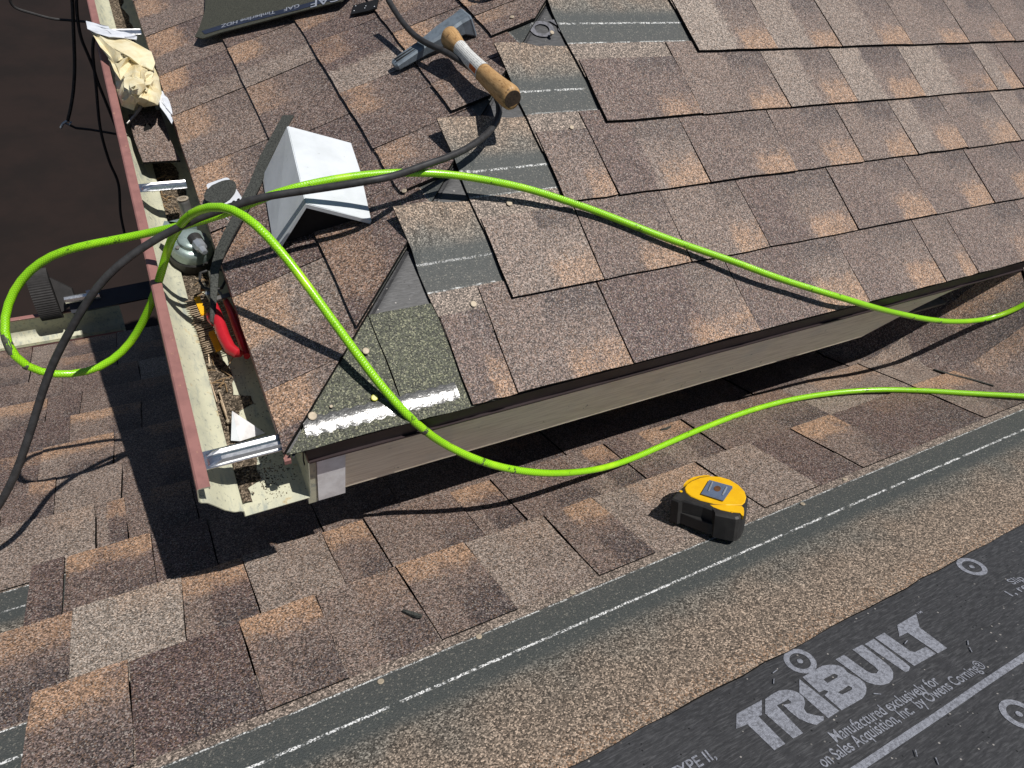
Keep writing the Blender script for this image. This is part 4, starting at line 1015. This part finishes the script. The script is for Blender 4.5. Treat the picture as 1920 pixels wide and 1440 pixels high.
KS = Lh_ / .274; prof = [(x * KS, r) for x, r in prof]
hpts = [h0 + d * x + LP.n * sag(x) for x, r in prof]
vv, ff, uv = tube(hpts, [r for x, r in prof], 20, True, [.86] * len(prof))
mesh('handle', vv, ff, M['wood'], HM, uv, True)
c = hpts[-1]; vv2, ff2 = lathe(hpts[-2] + d * .0021, d, [(0, .0140), (.0004, .0136), (.0006, .003)], 20)
mesh('handle_end', vv2, ff2, mat_plain('dirty_end_grain', (.06, .042, .03), .7, .2, scale=300, col2=(.03, .022, .017)), HM)
# paper label wrapped on the upper side of the handle
lx0, lx1 = .040, .125; v = []; f = []; uv = []; NA, NL = 10, 14
fr_up = (Vector((-.15, -.25, 1)).normalized()); fr_up = (fr_up - d * fr_up.dot(d)).normalized(); fr_sd = d.cross(fr_up)
def rad_at(x):
    for (xa, ra), (xb, rb_) in zip(prof, prof[1:]):
        if xa <= x <= xb: return ra + (rb_ - ra) * (x - xa) / (xb - xa)
T0, N0, B0 = frames(hpts)[6]
for i in range(NL + 1):
    x = lx0 + (lx1 - lx0) * i / NL; r = rad_at(x); c = h0 + d * x + LP.n * sag(x)
    for j in range(NA + 1):
        a = math.radians(-50 + 158 * j / NA); dirv = fr_up * math.cos(a) + fr_sd * math.sin(a)
        cn, cb_ = dirv.dot(N0), dirv.dot(B0); rr = 1.0 / math.sqrt((cn / r) ** 2 + (cb_ / (r * .86)) ** 2)
        v.append(c + dirv * (rr + .0005)); uv.append((j / NA, i / NL))
for i in range(NL):
    for j in range(NA): q = i * (NA + 1) + j; f.append((q, q + 1, q + NA + 2, q + NA + 1))
mesh('paper_label', v, f, M['label'], HM, uv, True)

# ------------------------------------------------------------------ tape measure
TM_ = empty('tape_measure', at(1330, 960, BP), 'yellow and black tape measure lying on its side', 'tape measure')
B8 = lambda pts, h: [at(1200 + x / 8.0, 860 + y / 8.0, BP, h) for x, y in pts]
HTM = .046
case = [(470, 590), (520, 520), (590, 470), (660, 400), (760, 320), (880, 268), (1060, 250), (1210, 262), (1370, 312), (1500, 395), (1590, 490), (1625, 590), (1610, 680), (1590, 760), (1550, 830), (1490, 880), (1440, 890), (1300, 865), (1130, 830), (1090, 760), (950, 705), (640, 625), (580, 640)]
m = MB(); m.add(*bevel_prism(B8(case, HTM), BP.n * -(HTM - .004), .0028)); m.obj('case', M['brub'], TM_)
nose = [(1120, 840), (1300, 872), (1440, 888), (1500, 880), (1500, 850), (1330, 800), (1140, 770)]
m = MB(); m.add(*bevel_prism(B8(nose, HTM - .012), BP.n * -(HTM - .018), .002)); m.obj('nose', M['brub'], TM_)
led = [(575, 800), (800, 885), (1020, 968), (1090, 985), (1095, 930), (640, 730)]
m = MB(); m.add(*bevel_prism(B8(led, .0235), BP.n * -.019, .0012)); m.obj('lower_ledge', M['brub'], TM_)
foot = [(470, 600), (585, 640), (585, 660), (470, 640)]
face = [(668, 440), (700, 385), (770, 335), (900, 283), (1060, 260), (1200, 268), (1350, 312), (1480, 392), (1568, 482), (1594, 570), (1575, 645), (1530, 688), (1300, 690), (1100, 668), (900, 618), (760, 560), (690, 500)]
m = MB(); m.add(*bevel_prism(B8(face, HTM + .0016), BP.n * -.0035, .0010)); m.obj('side_panel', M['yellow'], TM_)
rim = [(655, 385), (700, 330), (800, 275), (960, 246), (1050, 248), (900, 272), (760, 325), (690, 378)]
m = MB(); m.add(*prism(B8(rim, HTM - .0005), BP.n * -.010)); m.obj('back_band', M['yellow'], TM_)
strip = [(1050, 690), (1150, 692), (1520, 704), (1556, 740), (1562, 800), (1556, 860), (1530, 850), (1500, 812), (1340, 796), (1200, 765), (1100, 725)]
m = MB(); m.add(*prism(B8(strip, HTM + .0008), BP.n * -.006)); m.obj('front_band', M['yellow'], TM_)
sd2 = [(1500, 812), (1556, 860), (1560, 900)]
clip_ = [(1040, 318), (1385, 412), (1388, 440), (1368, 462), (1250, 630), (915, 525)]
hole = [(1160 + 55 * math.cos(a_ * .5236), 448 + 42 * math.sin(a_ * .5236)) for a_ in range(12)]
# clip plate built as a ring of quads around its hole
HC = HTM + .0045; oc = B8(clip_, HC); hc = B8(hole, HC)
m = MB(); m.add(*prism(oc, BP.n * -.0012)); m.obj('belt_clip', M['clip'], TM_)
m = MB(); m.add(*prism(B8(hole, HC + .0004), BP.n * -.0010)); m.obj('clip_hole', M['rust'], TM_)
for a_, b_ in (((1085, 350), (1025, 490)), ((1300, 425), (1235, 550))):
    p, q = B8([a_, b_], HC + .0003); vv, ff, uv = tube([p, p + (q - p) * .5, q], [.0012, .0017, .0012], 8); m = MB(); m.add(vv, ff); m.obj('clip_rib', M['chrome'], TM_, True)
for x_, y_, mt in ((615, 492, 'yellow'), (1375, 797, 'ystrip')):
    m = MB(); m.add(*lathe(B8([(x_, y_)], HTM + .0002)[0], BP.n, [(-.002, .0026), (.0006, .0024)], 12)); m.obj('case_screw', M[mt], TM_)

# ------------------------------------------------------------------ things lying in the gutter
# pneumatic nailer
NG = empty('nail_gun', (-.03, .49, -.085), 'grey green nail gun lying in the gutter under the hoses', 'nail gun')
c0 = Vector((-.031, .480, -.052)); axn = Vector((.10, -.22, .97)).normalized()
m = MB(); m.add(*lathe(c0, axn, [(-.034, .0300), (-.030, .0335), (-.006, .0345), (-.004, .0325)], 28)); m.obj('end_cap', M['brub'], NG)
m = MB(); m.add(*lathe(c0, axn, [(-.004, .0322), (.010, .0316), (.014, .0300), (.0165, .0262), (.0172, .0205), (.0230, .0195), (.0250, .0170), (.0255, .0100)], 28)); m.obj('housing', M['green'], NG, True)
for a_ in range(4):
    q_ = c0 + axn * .015 + (Vector((math.cos(a_ * 1.57 + .5), math.sin(a_ * 1.57 + .5), 0)) * .0245); m = MB(); m.add(*lathe(q_, axn, [(0, .0036), (.0040, .0036), (.0041, .002)], 6)); m.obj('bolt', M['dsteel'], NG)
tb0 = at_z(352, 402, -.022); tb1 = at_z(343.5, 376, .002)
dd = (tb1 - tb0).normalized()
m = MB(); m.add(*lathe(tb0 - dd * .014, dd, [(0, .0115), (.012, .0112), (.013, .0096)], 18)); m.obj('collar', M['brub'], NG)
m = MB(); m.add(*lathe(tb0 - dd * .002, dd, [(0, .0088), ((tb1 - tb0).length, .0088), ((tb1 - tb0).length + .003, .0084), ((tb1 - tb0).length + .0032, .0054), ((tb1 - tb0).length - .008, .0052)], 20)); m.obj('air_inlet', M['dsteel'], NG)
m = MB(); m.add(*lathe(tb1 + dd * .0030, dd, [(0, .0090), (.0010, .0088), (.0011, .0056), (.0, .0055)], 20)); m.obj('inlet_rim', M['nailhead'], NG)
m = MB(); m.add(*box(c0 + Vector((-.022, .018, .026)), (.010, -.004, 0), (.003, .009, 0), (0, 0, .010))); m.add(*box(c0 + Vector((-.004, .026, .024)), (.018, .004, 0), (-.002, .006, 0), (0, 0, .012))); m.obj('mounting_lugs', M['green'], NG)
cp = at_z(373, 459, -.030); cq = at_z(387, 478, -.030); dc = (cq - cp).normalized()
m = MB(); m.add(*lathe(cp - dc * .006, dc, [(0, .0095), (.004, .0100), (.016, .0095), (.018, .0060), (.027, .0052), (.028, .0035)], 8)); m.obj('hose_coupler', M['chrome'], NG)
m = MB(); m.add(*lathe(cp - dc * .010, dc, [(-.008, .0115), (.004, .0110), (.006, .009)], 14)); m.obj('coupler_seal', M['brub'], NG)
# tin snips
SN = empty('tin_snips', (-.02, .30, -.07), 'red handled tin snips lying in the gutter on the yellow nail strip', 'snips')
zz = -.046
def gpts(L, z): return [at_z(px, py, z + dz) for px, py, dz in L]
def grip(L, rad, nm='grip', mt='red'):
    P_ = gpts(L, zz); vv, ff, uv = tube(P_, rad, 12, True, [.75] * len(P_)); return mesh(nm, vv, ff, M[mt], SN, uv, True)
grip([(403, 572, .004), (407, 590, .010), (413, 612, .014), (421, 634, .014), (432, 654, .010), (444, 662, .008), (452, 664, .004)], [.0060, .0098, .0115, .0112, .0105, .0090, .0055])
grip([(424, 565, -.004), (436, 590, -.002), (447, 620, .0), (457, 648, .002), (463, 668, .002)], [.0060, .0082, .0088, .0084, .0060])
grip([(390, 590, .002), (394, 598, .004), (402, 606, .006)], [.0040, .0062, .0062], 'thumb_stop')
m = MB()
for L, r in (([(402, 576, .004), (394, 560, .002), (387, 545, .0), (383, 533, -.002)], [.0045, .0062, .0075, .0030]), ([(424, 566, -.002), (410, 548, -.002), (398, 530, -.004), (392, 510, -.006)], [.0045, .0060, .0065, .0025])):
    vv, ff, uv = tube(gpts(L, zz), r, 8, True, [.5] * 4); m.add(vv, ff)
m.obj('jaw', M['dsteel'], SN)
m = MB(); m.add(*lathe(at_z(391, 552, zz + .004), (0.1, -.1, 1), [(0, .0052), (.003, .0052), (.0042, .0035)], 6)); m.obj('pivot_bolt', M['chrome'], SN)
m = MB(); m.add(*box(at_z(381, 541, zz + .003), (.0035, -.001, 0), (.001, .0048, 0), (0, 0, .002))); m.obj('rust_patch', M['rust'], SN)
m = MB(); m.add(*box(at_z(416, 557, zz + .004), (.016, .003, 0), (-.0008, .004, 0), (0, 0, .0012))); m.obj('latch', M['dsteel'], SN)
lp_ = [at_z(px, py, -.035) for px, py in ((388, 508), (376, 512), (374, 528), (382, 540), (398, 545), (416, 540), (424, 524), (418, 508), (404, 502))]
vv, ff, uv = tube(lp_, .0022, 8); tag(mesh('bungee_loop', vv, ff, M['brub'], None, uv, True, loc=lp_[0]), 'black rubber loop above the rusty snips jaw', 'loop')
# collated nails
NS_ = empty('nail_strip', (-.05, .27, -.085), 'strip of brown nails held by two bits of yellow tape in the gutter', 'nails')
a0, a1 = at_z(349, 566, -.070), at_z(388, 662, -.070); NN = 27
nd = Vector((1, .10, 0)).normalized(); proto = None
vv, ff = lathe(NS_.location, (1, 0, 0), [(-.003, .0002), (.0, .0011), (.046, .0011), (.0462, .0030), (.0472, .0030)], 7)
for i in range(NN):
    p = a0 + (a1 - a0) * (i / (NN - 1)) + Vector((rnd(-.0015, .0015), 0, rnd(-.0008, .0008)))
    if proto is None:
        nl_ = mesh('nail', vv, ff, M['nail'], NS_); proto = nl_
    else:
        nl_ = proto.copy(); COL.objects.link(nl_); nl_.parent = NS_
    nl_.location = p - Vector(NS_.location); nl_.rotation_euler = (0, -.06, .08 + rnd(-.03, .03))
def ystrip(i0, i1, nm):
    m = MB()
    for i in range(i0, i1):
        p = a0 + (a1 - a0) * (i / (NN - 1)) + Vector((.0165, .0012, .0022)); m.add(*box(p, (.0042, .0008, 0), (.0003, .0024, 0), (0, 0, .0018)))
        m.add(*box(p + (a1 - a0) / (NN - 1) / 2, (.0026, .0006, 0), (.0003, .0014, 0), (0, 0, .0008)))
    m.obj(nm, M['ystrip'], NS_)
ystrip(0, 9, 'tape_strip'); ystrip(18, 27, 'tape_strip')
# loose screws
def screw(px0, py0, px1, py1, lab, z=-.080, grp='loose screws in the gutter'):
    a, b = at_z(px0, py0, z), at_z(px1, py1, z); d_ = (b - a).normalized(); L = (b - a).length
    r_ = empty('gutter_screw', a, lab, 'screw', grp)
    m = MB(); m.add(*lathe(a, d_, [(-.0030, .0022), (0, .0024), (.0003, .0036), (.0012, .0036)], 8)); m.obj('screw_head', M['nailhead'], r_)
    n_ = 22; pr = []
    for i in range(n_): pr += [(.0012 + L * i / n_, .0010), (.0012 + L * (i + .5) / n_, .0016)]
    pr.append((L + .002, .0003)); m = MB(); m.add(*lathe(a, d_, pr, 7)); m.obj('threaded_shank', M['nail'], r_)
screw(394, 713, 406, 752, 'long screw lying uppermost of the group beside the grit, head up')
screw(411, 735, 424, 775, 'middle screw of the loose group in the gutter')
screw(428, 790, 414, 752, 'screw with its head lowest, just above the grey flashing corner')
screw(393, 685, 388, 640, 'screw pointing away just below the snips and nail strip')
screw(392, 540, 397, 512, 'screw standing near the rubber loop above the nail strip')
tw = MB()
for _ in range(46):
    y = random.choice([rnd(.62, .74), rnd(.18, .3), rnd(.36, .44), rnd(.62, .70)]); p = Vector((rnd(-.055, -.022), y, -.083 + rnd(0, .004))); a = rnd(0, 3.14); L = rnd(.004, .013)
    dv = Vector((math.cos(a), math.sin(a), rnd(-.1, .1))) * L; vv, ff, uv = tube([p - dv, p + Vector((0, 0, .001)), p + dv], rnd(.0004, .0009), 5); tw.add(vv, ff)
tag(tw.obj('twigs', M['twig'], loc=(-.04, .5, -.083)), 'dry needles and twigs caught in the gutter', 'twigs', kind='stuff')
# grey flashing corner
fa = [at_z(435, 771, -.058), at_z(433, 826, -.080), at_z(449, 827, -.080), at_z(497, 812, -.070)]
FS = empty('flashing_scrap', fa[1], 'folded grey sheet metal corner standing next to the gutter hanger', 'flashing')
m = MB(); m.add([fa[0], fa[1], fa[2], fa[0] + Vector((.0008, 0, -.0005)), fa[1] + Vector((.0008, .0005, 0)), fa[2] + Vector((.0008, .0008, 0))], [(0, 1, 2), (5, 4, 3), (0, 3, 4, 1), (1, 4, 5, 2), (2, 5, 3, 0)]); m.obj('narrow_flap', M['white'], FS)
fb_ = [fa[0] + Vector((.0004, -.0003, 0)), fa[2] + Vector((.0003, -.0004, 0)), fa[3]]
m = MB(); m.add(fb_ + [p + Vector((.0002, .0010, -.0006)) for p in fb_], [(0, 1, 2), (5, 4, 3), (0, 3, 4, 1), (1, 4, 5, 2), (2, 5, 3, 0)]); m.obj('wide_flap', M['trim'], FS)
# offcut of shingle in the gutter
sc = [at_z(240, 215, -.03), at_z(300, 205, -.03), at_z(318, 260, -.04), at_z(338, 300, -.04), at_z(268, 304, -.035), at_z(252, 262, -.03)]
v, f = prism(sc, (0, 0, -.004))
o = mesh('shingle_offcut', v, f, [M['shingle'], M['asphalt']], None, [(.3, .6)] * len(v), False, [0] + [1] * (len(f) - 1), loc=sc[0]); setp(o, .45, .45, tan=0, dark=0)
tag(o, 'brown shingle offcut lying in the gutter below the cream paper', 'offcut')
kn = [at_z(px, py, z) for px, py, z in ((238, 232, -.02), (252, 217, -.014), (261, 205, -.006), (266, 192, .0), (276, 186, .002))]
vv, ff, uv = tube(kn, [.0016, .0024, .0034, .0038, .0020], 8); tag(mesh('bent_hook', vv, ff, M['dsteel'], None, uv, True, loc=kn[0]), 'bent dark steel hook tucked against the crumpled paper', 'hook')

# ------------------------------------------------------------------ crumpled cream paper
def crumple(outline, zfun, nz, seed, mat, name, parent, rings=6, sub=2):
    """sheet crumpled into sharp facets: few points, jittered in plan and height, flat shaded"""
    rng = random.Random(seed); n = len(outline); pts = []
    for i in range(n):
        a, b = Vector(outline[i]), Vector(outline[(i + 1) % n])
        for k in range(sub): pts.append(a + (b - a) * (k / sub))
    c = sum(pts, Vector((0, 0))) / len(pts); m_ = len(pts); v = []; f = []
    for r in range(rings + 1):
        q = max(.02, r / rings)
        for i, s_ in enumerate(pts):
            p = c + (s_ - c) * q
            if 0 < r < rings: p = p + Vector((rng.uniform(-1, 1), rng.uniform(-1, 1))) * (26.0 / rings)
            fold = math.sin(p.x * .11 + p.y * .045 + seed) * .6 + math.sin(p.y * .13 - p.x * .05 + 2 * seed) * .5
            v.append(at_z(p.x, p.y, zfun(p.x, p.y, q) + nz * (fold + rng.uniform(-.6, .6))))
    for r in range(rings):
        for i in range(m_):
            j = (i + 1) % m_; a, b, c_, d_ = r * m_ + i, r * m_ + j, (r + 1) * m_ + j, (r + 1) * m_ + i
            f += [(a, b, c_), (a, c_, d_)] if rng.random() < .5 else [(a, b, d_), (b, c_, d_)]
    b = len(v); v += [p - Vector((0, 0, .0011)) for p in v]
    f += [tuple(b + i for i in reversed(q)) for q in f[:]]
    for i in range(m_):
        j = (i + 1) % m_; f.append((rings * m_ + i, rings * m_ + j, b + rings * m_ + j, b + rings * m_ + i))
    return mesh(name, v, f, mat, parent, None, True)
PB = empty('crumpled_paper', at_z(250, 150, -.03), 'crumpled cream waxed paper stuffed across the top of the gutter', 'paper')
crumple([(164, 48), (184, 56), (215, 62), (246, 76), (284, 97), (291, 118), (286, 132), (252, 128), (226, 150), (214, 132), (206, 112), (188, 88)], lambda x, y, q: .016 + .012 * (1 - q), .006, 3, M['bag'], 'upper_sheet', PB, 4, 1)
crumple([(214, 128), (236, 112), (264, 108), (287, 112), (295, 130), (299, 152), (304, 176), (296, 196), (268, 200), (250, 206), (228, 198), (220, 176), (216, 150)], lambda x, y, q: -.002 + .036 * (1 - q ** 2), .008, 5, M['bag'], 'crumpled_ball', PB, 6, 2)
crumple([(234, 150), (252, 142), (268, 146), (274, 162), (262, 178), (244, 180), (232, 168)], lambda x, y, q: .026 + .022 * (1 - q ** 2), .006, 9, M['bag'], 'twisted_end', PB, 4, 1)
crumple([(296, 168), (308, 172), (316, 192), (326, 222), (322, 232), (312, 216), (300, 200)], lambda x, y, q: .002, .003, 2, M['clear'], 'plastic_tail', PB, 3, 1)
crumple([(161, 39), (176, 47), (212, 56), (240, 62), (257, 68), (256, 74), (234, 71), (205, 68), (180, 62), (164, 54)], lambda x, y, q: .024, .003, 7, M['clear'], 'plastic_edge', PB, 3, 1)

# ------------------------------------------------------------------ ladder stand-off on the lower gutter
LD = empty('ladder_standoff', (-.45, 1.40, -.92), 'ladder stand-off with ribbed black rubber bumper resting on the lower gutter', 'ladder part')
bc = at_y(82, 552, 1.40); zb = bc.z
axb = Vector((1, .10, .12)).normalized()
m = MB(); pr = []
for i in range(26):
    t_ = i / 25; x = -.040 + .080 * t_; r = .052
# ribbed barrel: ribs run round the barrel
m = MB(); prb = [(-.030, .030), (-.028, .056)]
for i in range(17): prb += [(-.026 + .0031 * i, .0600), (-.026 + .0031 * i + .0016, .0570)]
prb += [(.0285, .056), (.031, .030)]
def rib_bump(c, e1, e2, e3):
    v = []; f = []; n = 64
    for j, x in enumerate((-.028, .028)):
        for i in range(n):
            a = math.pi * (.05 + 1.0 * i / (n - 1)); r = .075 + (.0022 if i % 2 else 0)
            v.append(c + e1 * x + e2 * (r * .55 * math.sin(a) - .01) + e3 * (r * math.cos(a)))
    for i in range(n - 1): f.append((i, i + 1, n + i + 1, n + i))
    v += [c + e1 * -.028 + e2 * -.02, c + e1 * .028 + e2 * -.02]
    f += [tuple(range(n)) + (2 * n,), tuple(reversed(range(n, 2 * n))) + (2 * n + 1,)]
    f += [(0, n, 2 * n + 1, 2 * n), (n - 1, 2 * n, 2 * n + 1, 2 * n - 1)]
    return v, f
e1 = Vector((1, .0, .03)).normalized(); e3 = Vector((-.05, .62, .78)).normalized(); e2 = e3.cross(e1).normalized()
if e2.y > 0: e2 = -e2
m = MB(); m.add(*rib_bump(bc, e1, e2, e3)); m.obj('rubber_bumper', mat_plain('grey_black_rubber', (.026, .024, .024), .65, .3, var=.3), LD)
m = MB(); m.add(*prism([bc + e1 * .030 + e3 * .045 + e2 * .01, bc + e1 * .075 + e3 * .004 + e2 * .01, bc + e1 * .075 - e3 * .035 + e2 * .01, bc + e1 * .030 - e3 * .060 + e2 * .01], e2 * -.03)); m.obj('bracket', mat_plain('grey_black_bracket', (.032, .030, .030), .55, .3, var=.3), LD)
p0, p1 = bc + e1 * .055 - e3 * .030 - Vector((0, 0, .02)), bc + e1 * .62 + Vector((0, .0, -.040))
m = MB(); vv, ff, uv = tube([p0, p1], .036, 4); m.add(vv, ff); m.obj('arm', mat_plain('dark_painted_arm', (.030, .032, .042), .4, .4, scale=20), LD)
q0, q1 = bc + e1 * .052 - e3 * .026 + e2 * .034, bc + e1 * .145 - e3 * .026 + e2 * .042
m = MB(); vv, ff, uv = tube([q0, q1], .011, 8); m.add(vv, ff); m.obj('steel_sleeve', M['alu'], LD)
m = MB(); m.add(*box(q1 + e2 * .012 + e3 * .012 - e1 * .02, e1 * .012, e3 * .006, e2 * .002)); m.obj('sticker', M['plastic'], LD)

# ------------------------------------------------------------------ wires hanging beyond the gutter
def wire(pix, rad, name, lab, cat, mat='rubber'):
    P_ = [at_y(px, py, y) for px, py, y in pix]; q = []
    for i in range(len(P_) - 1):
        for k in range(6): 
            p0, p1, p2, p3 = P_[max(i - 1, 0)], P_[i], P_[i + 1], P_[min(i + 2, len(P_) - 1)]; u = k / 6
            q.append(.5 * ((2 * p1) + (p2 - p0) * u + (2 * p0 - 5 * p1 + 4 * p2 - p3) * u * u + (3 * p1 - p0 - 3 * p2 + p3) * u ** 3))
    q.append(P_[-1]); vv, ff, uv = tube(q, rad, 8)
    return tag(mesh(name, vv, ff, M[mat], None, uv, True, loc=q[0]), lab, cat, 'wires hanging past the gutter')
WY = 2.2
wire([(18, -14, WY), (20, 4, WY), (32, 16, WY), (60, 25, WY), (98, 35, WY), (130, 38, WY), (165, 41, WY)], .0042, 'wire', 'black wire curving across the dark ground at the top left corner', 'wire')
wire([(134, -12, WY), (136, 10, WY), (138, 60, WY), (140, 120, WY), (138, 165, WY), (133, 200, WY), (127, 226, WY)], .0055, 'wire', 'straight black wire ending in a small bright metal hook', 'wire')
wire([(143, -8, WY), (145, 30, WY), (152, 70, WY), (166, 105, WY), (176, 130, WY), (184, 155, WY), (202, 200, WY), (222, 250, WY)], .0050, 'wire', 'black wire slanting down behind the gutter lip', 'wire')
wire([(176, 70, WY), (174, 100, WY), (180, 160, WY), (188, 240, WY), (204, 300, WY), (222, 345, WY), (226, 400, WY), (234, 440, WY)], .0050, 'wire', 'black wire running lowest and closest along the gutter lip', 'wire')
HKW = empty('wire_hook', at_y(126, 230, WY), 'small bright metal hook on the end of the straight black wire', 'hook')
hkp = [at_y(px, py, WY) for px, py in ((114, 240), (118, 232), (126, 226), (133, 229), (130, 234), (123, 231))]
vv, ff, uv = tube(hkp, .0042, 8); mesh('hook', vv, ff, M['chrome'], HKW, uv, True)
vv, ff, uv = tube([at_y(px, py, WY) for px, py in ((130, 234), (142, 240), (170, 243), (222, 252))], .0045, 8); mesh('lead', vv, ff, M['rubber'], HKW, uv, True)

# ------------------------------------------------------------------ upside-down shingle at the top, nail coil, bracket shadow as dark geometry
top = [(365, 68), (372, 56), (384, 20), (386, -20), (560, -60), (690, -60), (660, -18), (640, 2), (560, 22), (470, 46), (410, 62), (380, 72)]
SHO = empty('loose_shingle', Lh(500, 10, .01), 'loose shingle lying upside down with olive back and printed tape edge at the top', 'shingle')
tp = [Lh(px, py, .016) for px, py in top]
m = MB(); m.add(*prism(tp, LP.n * -.0024)); m.obj('shingle_back', M['olive'], SHO)
def poly_at(ps, h): return [Lh(px, py, h) for px, py in ps]
tape_ps = [(372, 60), (408, 50), (470, 33), (560, 12), (612, -2), (655, -15), (660, -8), (640, -1), (612, 9), (560, 23), (470, 45), (408, 61), (370, 68)]
m = MB(); m.add(*prism(poly_at([(378, 58), (410, 48), (470, 32), (560, 10), (640, -12), (652, -8), (560, 18), (470, 40), (410, 56), (384, 64)], .0168), LP.n * -.0006)); m.obj('release_tape', M['tape'], SHO)
lx = Vector((0, 1, 0))
def l_xy(px, py): p = Lh(px, py, .0175); q = LP.st(p); return (q[0], q[1])
def l_base(c): return LP.P(c[0], c[1], .0175)
tape_obj = [o for o in SHO.children if o.name.startswith('release_tape')][0]
for body, a, b in (('GAF', (562, 7), (533, 15)), ('Timberline HDZ', (516, 19), (415, 46)), ('GAF', (640, -12), (584, 2))):
    o = text(body, a, b, None, parent=tape_obj, xf0=l_xy, base=l_base, bold=.01)
    o.data.materials.clear(); o.data.materials.append(M['tapetxt'])
NC = empty('nail_coil', Lh(930, -22, .02), 'coil of copper coloured roofing nails cut off by the top edge', 'nails')
cc = Lh(930, -22, .004)
m = MB(); m.add(*lathe(cc, LP.n, [(0, .030), (.012, .034), (.013, .02)], 26)); m.obj('coil_core', M['black'], NC)
proto = None
cm = mat_metal('copper_nails', (.45, .22, .10), .35, .3, .8)
for i in range(28):
    a = 2 * math.pi * i / 28; p = cc + (Vector((CP, 0, math.sin(PU))) * math.cos(a) + Vector((0, 1, 0)) * math.sin(a)) * .031
    if proto is None:
        vv, ff = lathe((0, 0, 0), LP.n, [(0, .0014), (.030, .0014), (.0302, .0048), (.0315, .0048)], 8); proto = mesh('nail', [Vector(q) + Vector(NC.location) for q in vv], ff, cm, NC); o = proto
    else: o = proto.copy(); COL.objects.link(o); o.parent = NC
    o.location = p - Vector(NC.location)
pp = poly_at([(662, 14), (700, 4), (712, -14), (668, -14)], .0085)
pp = poly_at([(657, 27), (662, 10), (700, 0), (712, -14), (706, 14), (690, 20)], .006)
PPL = empty('bracket_shadow', pp[0], 'small black shape standing for a bracket shadow at the top between shingle and cord', 'plate')
m = MB(); m.add(*prism(pp, LP.n * -.003)); m.obj('plate', M['black'], PPL)  # thin dark solid in place of an unseen bracket's cast shadow
for px, py in ((667, 11), (664, 20), (686, 11), (684, 15), (702, 12)):
    m = MB(); m.add(*lathe(Lh(px, py, .0062), LP.n, [(-.001, .0011), (.0002, .0011)], 8)); m.obj('hole', M['plastic'], PPL)  # pale dots for sunlight coming through the unseen bracket

# ------------------------------------------------------------------ offcuts on the lower roof
def sliver(pix, w_, lab):
    P_ = [at_low(px, py) + BP.n * .0035 for px, py in pix]; d_ = (P_[-1] - P_[0]).normalized(); sd_ = d_.cross(BP.n).normalized()
    top_ = [p + sd_ * (w_ * (.55 if i in (0, len(P_) - 1) else 1)) for i, p in enumerate(P_)] + [p - sd_ * (w_ * (.55 if i in (0, len(P_) - 1) else 1)) for i, p in reversed(list(enumerate(P_)))]
    v, f = prism(top_, BP.n * -.0034); tag(mesh('shingle_sliver', v, f, M['scrap'], loc=P_[0]), lab, 'offcut', 'dark offcuts on the lower roof')
sliver([(1750, 694), (1782, 704), (1820, 713), (1862, 725)], .0036, 'long thin dark offcut above the lower green hose at right')
sliver([(756, 1147), (770, 1152), (782, 1156), (791, 1158)], .0028, 'short dark offcut lying on a brown shingle below the fascia')
sliver([(1238, 808), (1250, 805), (1258, 801)], .0022, 'tiny dark offcut at the edge of the shade behind the tape measure')
